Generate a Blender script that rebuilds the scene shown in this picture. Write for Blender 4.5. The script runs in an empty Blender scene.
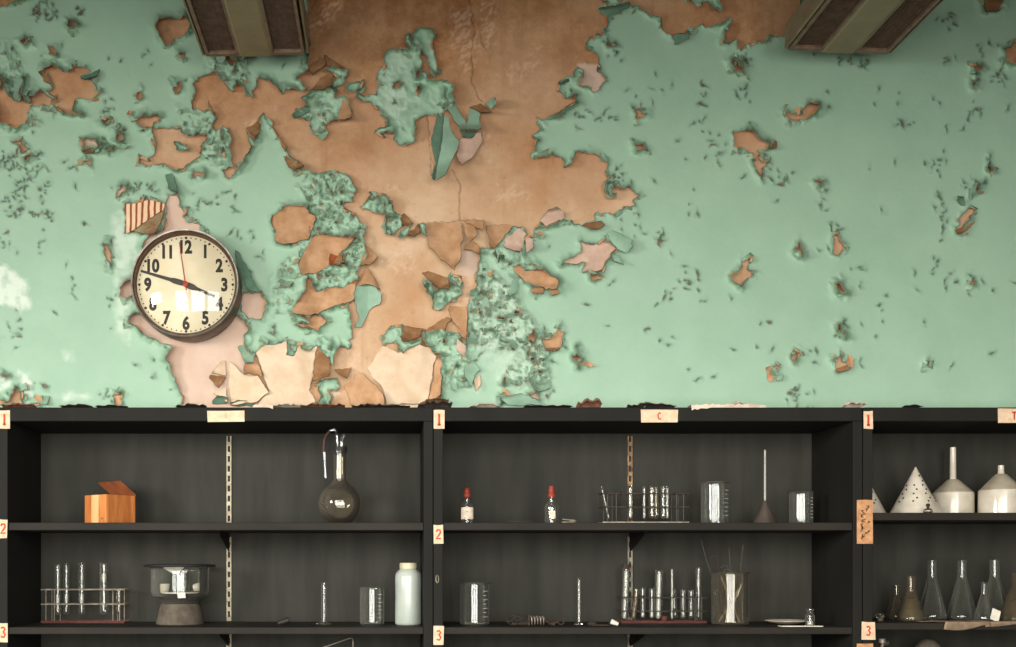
EXPOSURE = 0.22
WINDOWS = [(-1.55, 1.15, 1.0, 3.2), (-.2, 1.15, 1.0, 3.2), (1.15, 1.15, 1.0, 3.2)]
WATTS = 85
SIDEWIN = (-4.0, -2.6, 1.9, 3.35)
SIDEWATTS = 260
SKYCOL = (1.0, 0.985, 0.94)
import bpy, bmesh, math, random
import numpy as np
from mathutils import Vector, Matrix
random.seed(7)
PI = math.pi
SC = bpy.context.scene
COL = SC.collection
FPX = 1034.0          # focal length in pixels
VX, VY = 386.0, 562.0 # vanishing point of the depth lines
ZC = 1.6              # eye height
DW = 3.32             # camera to plaster wall
DF = 3.0              # camera to shelf fronts
DB = 3.293            # camera to shelf back panels

def X(px, D): return (px - VX) * D / FPX
def Z(py, D): return ZC - (py - VY) * D / FPX
def S(px, D=3.15): return px * D / FPX
def Y(D): return D - DW

# ---------------------------------------------------------------- materials
def lin(c):
    if isinstance(c, str):
        c = [int(c[i:i+2], 16) for i in (0, 2, 4)]
    c = [v / 255.0 for v in c]
    return tuple((v / 12.92 if v <= 0.04045 else ((v + 0.055) / 1.055) ** 2.4) for v in c) + (1.0,)

class NT:
    def __init__(s, name):
        s.m = bpy.data.materials.new(name); s.m.use_nodes = True
        s.t = s.m.node_tree; s.t.nodes.clear()
        s.out = s.n('ShaderNodeOutputMaterial')
    def n(s, kind, **kw):
        nd = s.t.nodes.new(kind)
        for k, v in kw.items():
            if k.startswith('_'):
                setattr(nd, k[1:], v)
            else:
                nd.inputs[k.replace('_', ' ')].default_value = v
        return nd
    def l(s, a, b): s.t.links.new(a, b)
    def coord(s):
        return s.n('ShaderNodeTexCoord').outputs['Object']
    def noise(s, scale, detail=4.0, rough=0.6, vec=None):
        nd = s.n('ShaderNodeTexNoise', Scale=scale, Detail=detail, Roughness=rough)
        s.l(vec if vec is not None else s.coord(), nd.inputs['Vector'])
        return nd.outputs['Fac']
    def ramp(s, fac, a, b, ca, cb):
        r = s.n('ShaderNodeValToRGB')
        r.color_ramp.elements[0].position = a; r.color_ramp.elements[0].color = ca
        r.color_ramp.elements[1].position = b; r.color_ramp.elements[1].color = cb
        s.l(fac, r.inputs['Fac']); return r.outputs['Color']
    def mix(s, fac, a, b, blend='MIX'):
        m = s.n('ShaderNodeMix', _data_type='RGBA', _blend_type=blend)
        for sock, v in ((m.inputs[0], fac), (m.inputs[6], a), (m.inputs[7], b)):
            if isinstance(v, (tuple, float, int)): sock.default_value = v
            else: s.l(v, sock)
        return m.outputs[2]
    def attr(s, name):
        return s.n('ShaderNodeAttribute', _attribute_name=name).outputs['Fac']
    def bsdf(s, col, rough=0.6, metal=0.0, spec=0.4, bump=None, bstr=0.2, bdist=0.002):
        b = s.n('ShaderNodeBsdfPrincipled', Roughness=rough, Metallic=metal)
        b.inputs['Specular IOR Level'].default_value = spec
        if isinstance(col, tuple): b.inputs['Base Color'].default_value = col
        else: s.l(col, b.inputs['Base Color'])
        if bump is not None:
            bp = s.n('ShaderNodeBump', Strength=bstr, Distance=bdist)
            s.l(bump, bp.inputs['Height']); s.l(bp.outputs['Normal'], b.inputs['Normal'])
        s.l(b.outputs[0], s.out.inputs['Surface'])
        return b

def plain(name, c1, c2=None, scale=30, rough=0.6, metal=0.0, spec=0.4, stretch=None, lo=0.35, hi=0.65, bstr=0.15):
    t = NT(name)
    c1 = lin(c1); c2 = lin(c2) if c2 else tuple(v * 0.8 for v in c1[:3]) + (1,)
    vec = t.coord()
    if stretch:
        mp = t.n('ShaderNodeMapping'); mp.inputs['Scale'].default_value = stretch
        t.l(vec, mp.inputs['Vector']); vec = mp.outputs[0]
    nz = t.noise(scale, vec=vec)
    t.bsdf(t.ramp(nz, lo, hi, c1, c2), rough, metal, spec, nz, bstr)
    return t.m

def glass(name, tint='f2f4f0', dust=0.05, dustcol='b8b4a8', edge=0.35, rough=0.02, ior=1.42):
    """thin laboratory glass: see-through with a Fresnel gloss, and dust that thickens at grazing angles"""
    t = NT(name)
    tr = t.n('ShaderNodeBsdfTransparent'); tr.inputs['Color'].default_value = lin(tint)
    gl = t.n('ShaderNodeBsdfGlossy', Roughness=rough)
    fr = t.n('ShaderNodeFresnel', IOR=ior)
    m1 = t.n('ShaderNodeMixShader'); t.l(fr.outputs[0], m1.inputs[0]); t.l(tr.outputs[0], m1.inputs[1]); t.l(gl.outputs[0], m1.inputs[2])
    df = t.n('ShaderNodeBsdfDiffuse'); df.inputs['Color'].default_value = lin(dustcol)
    lw = t.n('ShaderNodeLayerWeight', Blend=0.25)
    nz = t.noise(40)
    mth = t.n('ShaderNodeMath', _operation='MULTIPLY_ADD'); t.l(lw.outputs['Facing'], mth.inputs[0])
    mth.inputs[1].default_value = edge
    dn = t.n('ShaderNodeMath', _operation='MULTIPLY'); t.l(nz, dn.inputs[0]); dn.inputs[1].default_value = dust * 2
    t.l(dn.outputs[0], mth.inputs[2])
    m2 = t.n('ShaderNodeMixShader'); t.l(mth.outputs[0], m2.inputs[0]); t.l(m1.outputs[0], m2.inputs[1]); t.l(df.outputs[0], m2.inputs[2])
    t.l(m2.outputs[0], t.out.inputs['Surface'])
    return t.m

# ---------------------------------------------------------------- mesh builders
class MB:
    def __init__(s): s.v = []; s.f = []; s.mi = []
    def add(s, vs, fs, mi=0):
        b = len(s.v); s.v += [tuple(v) for v in vs]; s.f += [tuple(i + b for i in f) for f in fs]; s.mi += [mi] * len(fs)
        return s
    def box(s, x0, x1, y0, y1, z0, z1, mi=0):
        vs = [(x, y, z) for x in (x0, x1) for y in (y0, y1) for z in (z0, z1)]
        return s.add(vs, [(0, 1, 3, 2), (4, 6, 7, 5), (0, 4, 5, 1), (2, 3, 7, 6), (0, 2, 6, 4), (1, 5, 7, 3)], mi)
    def lathe(s, prof, seg=32, c=(0, 0, 0), mi=0, cap=True, M=None):
        """prof: (r, z) from bottom to top, open or closed surface; r==0 makes a pole"""
        rings = []; vs = []; fs = []
        for r, z in prof:
            if r < 1e-6: rings.append([len(vs)]); vs.append((0, 0, z))
            else:
                rings.append(list(range(len(vs), len(vs) + seg)))
                vs += [(r * math.cos(2 * PI * k / seg), r * math.sin(2 * PI * k / seg), z) for k in range(seg)]
        for a, b in zip(rings, rings[1:]):
            for k in range(seg):
                k2 = (k + 1) % seg
                if len(a) == 1 and len(b) == 1: continue
                if len(a) == 1: fs.append((a[0], b[k2], b[k]))
                elif len(b) == 1: fs.append((a[k], a[k2], b[0]))
                else: fs.append((a[k], a[k2], b[k2], b[k]))
        M = M or Matrix()
        vs = [tuple((M @ Vector(v)) + Vector(c)) for v in vs]
        return s.add(vs, fs, mi)
    def tube(s, pts, r, seg=8, mi=0, r2=None, closed=False):
        pts = [Vector(p) for p in pts]; n = len(pts)
        vs = []; fs = []; up = None
        for i, p in enumerate(pts):
            if closed: d = pts[(i + 1) % n] - pts[i - 1]
            else: d = pts[min(i + 1, n - 1)] - pts[max(i - 1, 0)]
            d.normalize()
            if up is None:
                up = d.orthogonal().normalized()
            else:
                up = (up - d * up.dot(d))
                up = up.normalized() if up.length > 1e-5 else d.orthogonal().normalized()
            sd = d.cross(up)
            rr = r if r2 is None else r + (r2 - r) * i / max(n - 1, 1)
            for k in range(seg):
                a = 2 * PI * k / seg
                vs.append(p + up * (rr * math.cos(a)) + sd * (rr * math.sin(a)))
        for i in range(n if closed else n - 1):
            j = (i + 1) % n
            for k in range(seg):
                k2 = (k + 1) % seg
                fs.append((i * seg + k, i * seg + k2, j * seg + k2, j * seg + k))
        if not closed:
            fs.append(tuple(range(seg - 1, -1, -1))); fs.append(tuple((n - 1) * seg + k for k in range(seg)))
        return s.add(vs, fs, mi)
    def prism(s, poly, y0, y1, mi=0):
        """polygon in x,z extruded along y"""
        n = len(poly)
        vs = [(x, y0, z) for x, z in poly] + [(x, y1, z) for x, z in poly]
        fs = [tuple(range(n)), tuple(range(2 * n - 1, n - 1, -1))] + [(i, i + n, (i + 1) % n + n, (i + 1) % n) for i in range(n)]
        return s.add(vs, fs, mi)
    def ribbon(s, pts, w, y, th=0.0004, mi=0):
        """flat stroke in x,z"""
        pts = [Vector((p[0], p[1])) for p in pts]
        L = []; R = []
        for i, p in enumerate(pts):
            d = (pts[min(i + 1, len(pts) - 1)] - pts[max(i - 1, 0)])
            d = d.normalized() if d.length > 1e-9 else Vector((1, 0))
            nrm = Vector((-d.y, d.x)) * w / 2
            L.append(p + nrm); R.append(p - nrm)
        for i in range(len(pts) - 1):
            q = [L[i], L[i + 1], R[i + 1], R[i]]
            s.prism([(a.x, a.y) for a in q], y, y - th, mi)
        return s
    def build(s, name, mats, parent=None, loc=(0, 0, 0), rot=None, smooth=False, bevel=0, solid=0, fix=True):
        me = bpy.data.meshes.new(name)
        me.from_pydata(s.v, [], s.f)
        mats = mats if isinstance(mats, (list, tuple)) else [mats]
        for m in mats: me.materials.append(m)
        if len(mats) > 1: me.polygons.foreach_set('material_index', s.mi)
        if fix:
            bm = bmesh.new(); bm.from_mesh(me); bmesh.ops.recalc_face_normals(bm, faces=bm.faces); bm.to_mesh(me); bm.free()
        if smooth:
            me.polygons.foreach_set('use_smooth', [True] * len(me.polygons))
            me.set_sharp_from_angle(angle=math.radians(40))
        me.update()
        o = bpy.data.objects.new(name, me); COL.objects.link(o)
        o.location = loc
        if rot: o.rotation_euler = rot
        if parent is not None: o.parent = parent
        if bevel:
            b = o.modifiers.new('bevel', 'BEVEL'); b.width = bevel; b.segments = 2; b.limit_method = 'ANGLE'
        if solid:
            b = o.modifiers.new('solid', 'SOLIDIFY'); b.thickness = solid; b.offset = 0
        return o

def thing(name, label, cat, loc=(0, 0, 0), rot=None, group=None):
    o = bpy.data.objects.new(name, None); COL.objects.link(o)
    o.empty_display_size = 0.05
    o.location = loc
    if rot: o.rotation_euler = rot
    return tag(o, label, cat, group)
def tag(o, label, cat, group=None):
    o['label'] = label; o['category'] = cat
    if group: o['group'] = group
    return o
def struct(o):
    o['kind'] = 'structure'; return o
def cloneto(o, label, loc, group=None):
    r = o.copy(); COL.objects.link(r); r.location = loc; r['label'] = label
    for ch in list(o.children):
        c = ch.copy(); COL.objects.link(c); c.parent = r
    return r
# ---------------------------------------------------------------- materials used across the scene
M_ceil = plain('ceiling_plaster', '4a453c', '3d382f', 3, 0.9)
M_floor = plain('floor_tiles', '3d352c', '2f2922', 2, 0.7)
M_side = plain('side_wall_paint', '4c5a50', '414d45', 2, 0.8)
M_shelf = plain('shelf_black_paint', '1e1c17', '171612', 9, 0.75, spec=0.2, stretch=(1, 1, 0.25), bstr=0.1)
M_back = plain('back_panel_paint', '32312a', '282721', 8, 0.75, spec=0.25, stretch=(2.5, 1, 0.35), bstr=0.1)
M_shelfboard = plain('shelf_board_paint', '28231b', '1c1813', 12, 0.7, spec=0.25, stretch=(0.3, 1, 1))
M_paper = plain('label_paper', 'd9c0a2', 'cbaa88', 60, 0.8)
M_brownpaper = plain('brown_label_paper', 'c89468', 'a8754d', 60, 0.8)
M_red = plain('red_ink', 'c2401f', 'a8341c', 200, 0.7)
M_faint = plain('faded_red_ink', 'd9a184', 'cf9076', 200, 0.7)
M_ink = plain('dark_ink', '3a2218', '2c1a12', 200, 0.7)
M_strip = plain('cream_strip', 'b9ad92', '8f8066', 60, 0.5)
M_ruststrip = plain('rusty_strip', '9a7a54', '4a2c1a', 40, 0.6)
M_steelstrip = plain('dull_steel', '8f8878', '5e564a', 40, 0.5, metal=0.3)

# ---------------------------------------------------------------- camera
cam = bpy.data.cameras.new('camera'); co = bpy.data.objects.new('camera', cam); COL.objects.link(co)
co.location = (0, -DW, ZC); co.rotation_euler = (PI / 2, 0, 0)
cam.sensor_width = 36; cam.lens = 36 * FPX / 1016
cam.shift_x = (508 - VX) / 1016; cam.shift_y = (VY - 323.5) / 1016
cam.clip_start = 0.05
SC.camera = co
SC.view_settings.view_transform = 'Standard'; SC.view_settings.look = 'None'
SC.view_settings.gamma = 1; SC.view_settings.use_curve_mapping = False
SC.view_settings.exposure = EXPOSURE
try: SC.cycles.use_denoising = True
except Exception: pass
SC.cycles.transparent_max_bounces = 40
SC.cycles.max_bounces = 8
SC.cycles.sample_clamp_indirect = 8

# ---------------------------------------------------------------- room shell
RX0, RX1, RY0, RZ1 = -3.2, 4.0, -4.5, 3.75
struct(MB().box(RX0 - .1, RX1 + .1, RY0 - .1, .12, -.1, 0).build('floor', M_floor))
struct(MB().box(RX0 - .1, RX1 + .1, RY0 - .1, .12, RZ1, RZ1 + .1).build('ceiling', M_ceil))
ly0, ly1, lz0, lz1 = SIDEWIN
wl = MB().box(RX0 - .1, RX0, RY0, .12, 0, lz0).box(RX0 - .1, RX0, RY0, .12, lz1, RZ1).box(RX0 - .1, RX0, RY0, ly0, lz0, lz1).box(RX0 - .1, RX0, ly1, .12, lz0, lz1)
struct(wl.build('wall_left', M_side))
struct(MB().box(RX1, RX1 + .1, RY0, .12, 0, RZ1).build('wall_right', M_side))
wf = MB()
xs = sorted([RX0, RX1] + [v for c, w, z0, z1 in WINDOWS for v in (c - w / 2, c + w / 2)])
WZ0, WZ1 = WINDOWS[0][2], WINDOWS[0][3]
wf.box(RX0, RX1, RY0 - .1, RY0, 0, WZ0); wf.box(RX0, RX1, RY0 - .1, RY0, WZ1, RZ1)
for i in range(0, len(xs), 2): wf.box(xs[i], xs[i + 1], RY0 - .1, RY0, WZ0, WZ1)
struct(wf.build('wall_front', M_side))
struct(MB().box(RX0, RX1, -2.45, -2.2, 2.6, RZ1).build('light_baffle_1', M_ceil))  # unseen beam, added to shade the top of the wall
M_frame = plain('window_frame_paint', 'cfc8b4', 'b5ad98', 20, 0.5)
for i, (c, w, z0, z1) in enumerate(WINDOWS):
    m = MB(); a, b = c - w / 2, c + w / 2; t = .035
    for q in ((a, a + t, z0, z1), (b - t, b, z0, z1), (a + t, b - t, z0, z0 + t), (a + t, b - t, z1 - t, z1),
              (c - .015, c + .015, z0 + t, z1 - t)):
        m.box(q[0], q[1], RY0 - .06, RY0 - .02, q[2], q[3])
    for k in (1, 2):
        zz = z0 + (z1 - z0) * k / 3
        m.box(a + t, c - .015, RY0 - .055, RY0 - .025, zz - .012, zz + .012); m.box(c + .015, b - t, RY0 - .055, RY0 - .025, zz - .012, zz + .012)
    struct(m.build('window_%d' % (i + 1), M_frame))
    L = bpy.data.lights.new('daylight', 'AREA'); L.shape = 'RECTANGLE'; L.size = w - .02; L.size_y = z1 - z0 - .02
    L.energy = WATTS * w; L.color = SKYCOL
    lo = bpy.data.objects.new('daylight', L); COL.objects.link(lo)
    lo.location = (c, RY0 - .09, (z0 + z1) / 2); lo.rotation_euler = (PI / 2, 0, 0)
m = MB(); t = .035
for q in ((ly0, ly0 + t, lz0, lz1), (ly1 - t, ly1, lz0, lz1), (ly0 + t, ly1 - t, lz0, lz0 + t), (ly0 + t, ly1 - t, lz1 - t, lz1), ((ly0 + ly1) / 2 - .015, (ly0 + ly1) / 2 + .015, lz0 + t, lz1 - t)):
    m.box(RX0 - .06, RX0 - .02, q[0], q[1], q[2], q[3])
struct(m.build('window_4', M_frame))  # side window added out of view for raking light from the left
L = bpy.data.lights.new('daylight', 'AREA'); L.shape = 'RECTANGLE'; L.size = lz1 - lz0 - .02; L.size_y = ly1 - ly0 - .02; L.energy = SIDEWATTS; L.color = SKYCOL
lo = bpy.data.objects.new('daylight', L); COL.objects.link(lo); lo.location = (RX0 - .09, (ly0 + ly1) / 2, (lz0 + lz1) / 2); lo.rotation_euler = (0, -PI / 2, 0)
w = bpy.data.worlds.new('world'); SC.world = w; w.use_nodes = True
w.node_tree.nodes['Background'].inputs[0].default_value = (0.8, 0.9, 1.0, 1)
w.node_tree.nodes['Background'].inputs[1].default_value = 0.3
# ================================================================ the peeling wall
TILE = {c + str(j): (165.0 * i, 102.0 * j, 6.1576) for i, c in enumerate('ABCD') for j in range(4)}
TILE.update({'M': (240, 0, 3.808), 'R': (480, 0, 3.808), 'L': (0, 0, 3.808), 'Q': (740, 0, 3.681), 'S': (640, 160, 2.588), 'W': (240, 160, 2.587), 'P': (0, 0, 1)})
def pts(s):
    out = []; t = TILE['P']
    for w in s.split():
        if w in TILE: t = TILE[w]
        else:
            a, b = w.split(',')
            out.append((t[0] + float(a) / t[2], t[1] + float(b) / t[2]))
    return np.array(out)
def noise2(x, y, seed):
    xi = np.floor(x).astype(np.int64); yi = np.floor(y).astype(np.int64); fx = x - xi; fy = y - yi
    def h(a, b):
        n = (a * 374761393 + b * 668265263 + seed * 974711) & 0x7fffffff
        n = ((n ^ (n >> 13)) * 1274126177) & 0x7fffffff
        return ((n ^ (n >> 16)) & 0xffff) / 65535.0
    fx = fx * fx * (3 - 2 * fx); fy = fy * fy * (3 - 2 * fy)
    a = h(xi, yi) * (1 - fx) + h(xi + 1, yi) * fx
    b = h(xi, yi + 1) * (1 - fx) + h(xi + 1, yi + 1) * fx
    return a * (1 - fy) + b * fy
def sdf(poly, u, v):
    """negative inside"""
    d = np.full(u.shape, 1e9); ins = np.zeros(u.shape, bool); n = len(poly)
    for i in range(n):
        ax, ay = poly[i]; bx, by = poly[(i + 1) % n]; ex, ey = bx - ax, by - ay
        wx, wy = u - ax, v - ay
        t = np.clip((wx * ex + wy * ey) / (ex * ex + ey * ey + 1e-12), 0, 1)
        d = np.minimum(d, (wx - t * ex) ** 2 + (wy - t * ey) ** 2)
        c = (ay > v) != (by > v)
        if ey != 0: ins ^= c & (u < ex * (v - ay) / ey + ax)
    d = np.sqrt(d)
    return np.where(ins, -d, d)
def dline(poly, u, v):
    d = np.full(u.shape, 1e9)
    for (ax, ay), (bx, by) in zip(poly[:-1], poly[1:]):
        ex, ey = bx - ax, by - ay
        t = np.clip(((u - ax) * ex + (v - ay) * ey) / (ex * ex + ey * ey), 0, 1)
        d = np.minimum(d, (u - ax - t * ex) ** 2 + (v - ay - t * ey) ** 2)
    return np.sqrt(d)

HOLES = [('-', 'P 308,-18 330,-38 372,-31 420,-35 470,-26 520,-44 565,-38 610,-28 655,-41 700,-40 752,-29 800,-22 800,37 785,37 770,36 759,41 748,45 740,50 738,40 727,42 726,30 732,16 715,26 700,25 689,30 672,39 669,35 661,29 661,18 651,16 643,10 630,3 601,9 606,16 609,25 601,34 589,38 587,50 595.5,52.5 598,59 598,70 606,80 599,88 594,92 580,83 584,72 578,67 572,75 559,81 559,90 564,98 572,96 573,102 561,113 544,122 534,117 539,128 531,135 538,141 531.5,159 552,153 562,159 565,168 569,168 578,151.5 596,154 607,162 607,193 610,196 616,186 623,186.5 631,186 633,192 639,193 631,199 636,204 625,206 621,211 613,214 607,211 600,212 594,215 595,220 581,225 574,222 571,219 565,219 558,222 549,225 539,227 533,235 533,238 526,236.5 524,227 513,224 503,240 495,249 480,250 478,262 474,290 468,300 467,350 462,335 452,330 425,330 423,340 433,350 441,362 441,416 183,416 181,392 175,380 165,358 172,345 160,342 150,338 140,330 128,322 128,316 133,316 187,287 246,320 246,350 252,356 258,352 265.7,345 283.5,342 287.6,345 286,354.7 293,356 300,344 304.7,351.5 309.5,351 317,344 325,357 333,364.5 336.5,353 340,345 351,350 349.5,340 354,337 353,322 349.5,312.5 349,306 356,285 357,270 366,258 366,240 362,228 358,215 352,212 345,208 340,204 351,204 356,193 354,185 349.5,178 340,172 327,171 313,173.5 305,168.6 301,167 287,152 288,147.5 282,138 269,123 262.5,113 259,117 260,134.5 254,142.6 246,128 249.5,146 246,159 238,168.6 230,177 225,177 223.5,172 229,167 230,155.6 231,139 228,131 220,121.5 214,120 213,112 204,108 196,104 193,98 194,82 202,78 209,73 217,68 217,76 227,88 232,91 238,80 246,91 253,99 259,76 270,80 277,88 283,93 287,89 300,89 305,88.5 303,80 298,79.5 307,68 308,60 309,48'),
 ('+', 'C0 290,520 320,400 340,340 370,300 420,310 480,290 460,210 490,205 510,270 520,190 550,175 620,180 640,220 635,280 650,370 680,450 640,460 600,400 570,300 560,400 600,490 700,500 770,520 760,540 740,560 765,600 765,628 C1 740,40 640,90 560,95 520,130 520,220 500,250 450,260 400,245 390,185 340,190 310,215 290,190 300,150 360,145 355,110 310,80 320,50 280,45 230,0 C0 160,600 170,570 290,590'),
 ('+', 'M 345,330 260,345 240,370 265,400 200,430 215,455 265,450 280,500 290,520 325,530 335,500 320,480 350,455 430,450 400,360 370,380'),
 ('+', 'M 320,262 350,255 415,270 400,310 360,340 345,330 360,300'), ('+', 'M 410,320 440,315 465,310 465,330 420,352'),
 ('+', 'C1 240,570 270,555 300,600 310,560 350,570 370,628 C2 390,0 380,30 430,80 440,140 400,170 380,190 340,190 345,130 325,50 260,45 180,15 200,0'),
 ('+', 'C2 410,220 430,170 510,130 490,180 430,222'), ('+', 'C2 560,125 580,125 605,190 560,180'),
 ('+', 'C2 570,450 620,490 660,520 690,500 740,520 730,450 760,420 800,440 810,540 780,590 750,600 700,628 C3 690,20 650,20 630,-20 C2 620,560 570,510'),
 ('+', 'C3 330,190 370,130 450,110 440,220 500,230 570,180 540,230 450,290 420,270 400,210 320,240'),
 ('+', 'B3 930,470 1016,440 C3 30,440 60,500 10,520 0,600 B3 1010,605 930,600 960,560'),
 ('+', 'P 600,-4 630,3 601,10 609,8'), ('+', 'R 795,-20 915,-20 915,38 870,10 825,25 795,5'),
 ('-', 'B2 660,100 700,40 750,5 830,10 870,20 920,80 925,110 900,160 880,210 820,230 780,240 700,240 680,220 690,180 665,140'),
 ('-', 'W 150,270 180,210 205,185 240,200 280,195 300,200 265,235 270,260 230,275 200,290 160,295'),
 ('-', 'W 135,390 170,340 180,300 200,345 230,330 270,330 300,300 295,360 230,380 200,400 140,397'),
 ('-', 'W 140,430 180,418 155,402 200,405 226,412 200,440 178,428'),
 ('-', 'A1 945,160 1016,160 B1 60,150 100,180 140,200 200,210 270,190 240,260 225,300 230,330 160,370 70,420 30,400 A1 1016,390 930,385 880,380 870,340 900,350 960,320 970,260 945,200'),
 ('-', 'A1 820,95 890,80 910,110 950,70 1000,90 960,120 950,165 930,150 890,150 850,130'),
 ('+', 'B1 60,240 100,240 150,290 120,300 60,285'), ('-', 'B1 165,420 205,430 240,435 190,470'), ('-', 'B1 300,110 350,120 355,150 310,170'), ('-', 'B1 355,425 400,400 420,430 385,465'),
 ('-', 'B1 160,-10 250,-10 240,50 190,55'),
 ('-', 'A0 265,420 340,405 370,430 390,440 430,445 450,405 540,410 560,440 500,465 540,500 580,520 590,550 630,570 560,605 480,605 455,628 A1 440,50 520,80 430,72 380,60 330,20 310,0 A0 345,610 290,560 330,530 290,470'),
 ('-', 'A0 -20,590 15,460 30,540 70,600 105,610 150,480 135,600 A1 190,10 180,80 130,150 60,155 -20,120'),
 ('-', 'A0 165,590 250,560 330,610 A1 310,10 290,25 190,12'),
 ('-', 'A0 -20,-20 130,-20 50,30 -20,50'),
 ('-', 'B0 -10,120 60,125 90,115 110,80 150,130 150,180 110,215 50,240 0,290 -20,270 A0 975,210 960,150 985,120'),
 ('-', 'A1 525,225 585,230 590,280 520,290'), ('-', 'A1 620,130 660,100 680,110 660,140'), ('-', 'A1 75,240 110,235 170,290 150,305'), ('-', 'A1 150,330 175,330 175,355 155,355'), ('-', 'A1 720,530 750,515 778,530 750,580 720,592'),
 ('-', 'A0 415,120 440,125 465,155 450,175 420,150'), ('-', 'A0 290,300 320,290 340,340 310,330'), ('-', 'A0 130,250 155,235 180,260 150,275'), ('-', 'A1 515,370 545,360 555,400'), ('-', 'A1 845,-50 870,-70 880,-20 850,-20'),
 ('-', 'A1 715,165 735,190 765,205 735,235 715,225 735,210'), ('-', 'A1 640,300 690,275 665,310'),
 ('-', 'P 168,193 176,194 180,205 186,215 191,222 202,226 205,232 187,287 150,262 141,246 146,238 160,232 166,220'),
 ('-', 'P 125,205 150,200 166,203 160,222 140,232 126,233'),
 ('-', 'A2 740,530 760,490 800,460 830,440 830,540 790,590 745,570'),
 ('-', 'A2 640,245 675,245 680,310 670,400 655,310'),
 ('-', 'B2 480,545 580,535 600,580 620,628 B3 620,40 600,80 560,90 510,70 470,30'),
 ('-', 'D2 400,360 430,345 500,310 540,260 520,230 560,250 600,260 660,230 720,245 750,270 720,300 715,350 680,360 650,400 600,415 530,420 560,360 500,365'),
 ('-', 'D2 110,400 160,375 220,410 290,400 340,440 385,460 390,520 330,520 290,510 210,490 130,430'),
 ('-', 'D2 590,440 630,425 650,450 610,475'),
 ('-', 'D3 190,190 240,155 255,200 230,225'), ('-', 'D3 305,195 350,180 385,165 405,120 415,165 425,175 405,210 400,255 310,255'),
 ('-', 'D3 480,295 500,290 495,240 505,285 545,315 510,340 512,375 495,330'), ('-', 'D3 205,330 240,310 235,345'), ('-', 'D3 200,540 270,530 280,570 240,575'), ('-', 'D3 30,560 80,570 70,604 40,604'),
 ('-', 'A3 50,580 90,500 130,560 140,606 40,606 0,570'), ('-', 'A3 10,420 50,430 20,450'), ('-', 'A3 700,540 745,535 745,606 710,606'), ('-', 'A3 180,605 240,600 240,615 180,615'),
 ('-', 'Q 165,425 180,410 210,425 250,380 290,385 285,405 240,440 185,450'),
 ('-', 'Q -20,490 0,485 40,480 70,510 110,530 100,545 60,550 90,580 60,590 45,560 -20,545'),
 ('-', 'Q 975,175 1036,160 1036,240 980,225'), ('-', 'Q 890,-30 970,-30 960,40 905,45'), ('-', 'Q 860,240 895,245 875,255 865,270'), ('-', 'Q 855,300 875,295 862,320'),
 ('-', 'S 235,300 265,275 265,255 285,258 280,285 297,290 260,325'), ('-', 'S 402,240 410,215 424,245'),
 ('-', 'S 500,200 515,190 527,230 515,245 500,240'), ('-', 'S 508,320 520,312 532,345 515,345'), ('-', 'S 502,515 520,505 535,535 510,545'),
 ('-', 'S 835,150 845,125 858,130 855,155 825,185 820,178'), ('-', 'S 290,0 330,5 320,25 318,50'), ('-', 'S 395,510 405,495 412,500 400,520'), ('-', 'S 343,535 352,540 350,555'),
 ('-', 'S 852,322 862,310 862,325'), ('-', 'S 865,80 880,60 875,80'), ('-', 'S 903,-10 912,25 905,25'), ('-', 'S 457,55 470,55 465,70'), ('-', 'S 738,530 745,518 748,528'), ('-', 'S 510,430 520,425 530,455'),
 ('-', 'R 950,225 1000,230 1005,270 975,270'), ('-', 'R 590,425 640,430 625,450 600,455'), ('-', 'R 590,550 620,548 640,575 600,570'), ('-', 'R 480,165 520,160 515,175 490,180'), ('-', 'R 930,115 975,120 970,150 930,160'), ('-', 'D0 475,580 500,580 500,625 470,615'),
 ('-', 'B0 75,500 90,500 85,570 65,575 55,540'), ('-', 'L 680,195 700,195 695,220 680,215'), ('-', 'B0 380,350 450,370 440,400 410,405'),
 ('-', 'C0 390,500 420,500 435,525 400,540'), ('-', 'C0 530,430 565,430 560,470 535,490'), ('-', 'C0 535,535 570,540 560,570'), ('-', 'B1 580,0 590,10 560,60'),
]
CRUMPLE = [('B1 80,30 290,100 390,190 390,380 280,380 230,300 200,200 140,200', 1.0), ('P 300,185 315,172 350,178 358,193 364,215 368,250 352,264 342,285 310,292 296,275 312,245 320,225 316,205 305,200', 1.0),
 ('P 375,60 385,48 412,28 434,28 440,75 455,80 460,120 440,115 415,145 395,140 378,120', 0.28), ('P 360,190 402,193 402,238 362,238', .9), ('P 468,268 480,262 512,290 530,318 545,335 525,345 510,350 470,352', .75),
 ('P 420,328 470,330 470,385 440,385', .9), ('P 530,340 550,340 548,385 500,385 505,370', .9), ('P 420,275 463,272 463,312 422,312', .8), ('P 270,275 305,240 305,310 272,318', .5),
 ('P 205,55 245,55 245,78 210,82', .8), ('M 200,330 440,330 440,530 200,530', .42), ('L 0,160 60,160 150,470 60,520 0,480', .45), ('P 440,85 470,85 470,118 440,118', 1.0), ('P 318,338 332,338 332,360 318,360', 1.0), ('P 485,230 500,225 540,265 500,270', .7)]
WORN = [('A2 -30,370 45,370 60,410 130,440 170,500 190,628 A3 130,40 60,0 -30,0', .9), ('A3 340,560 420,525 560,540 560,565 400,590', .55), ('A3 120,400 170,410 200,520 200,560 130,540', .8), ('A3 -20,440 70,440 60,500 -20,520', .9), ('A3 385,280 460,270 465,340 390,335', .5),
 ('P 112,215 128,205 140,260 132,310 128,345 116,330', .5), ('P 470,285 500,275 545,335 545,385 500,385 475,345', .3), ('D3 0,100 150,90 130,170 0,270', .3), ('C3 870,470 930,420 925,490 905,530', .9), ('M 540,180 640,180 640,480 540,430', .25)]
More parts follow.
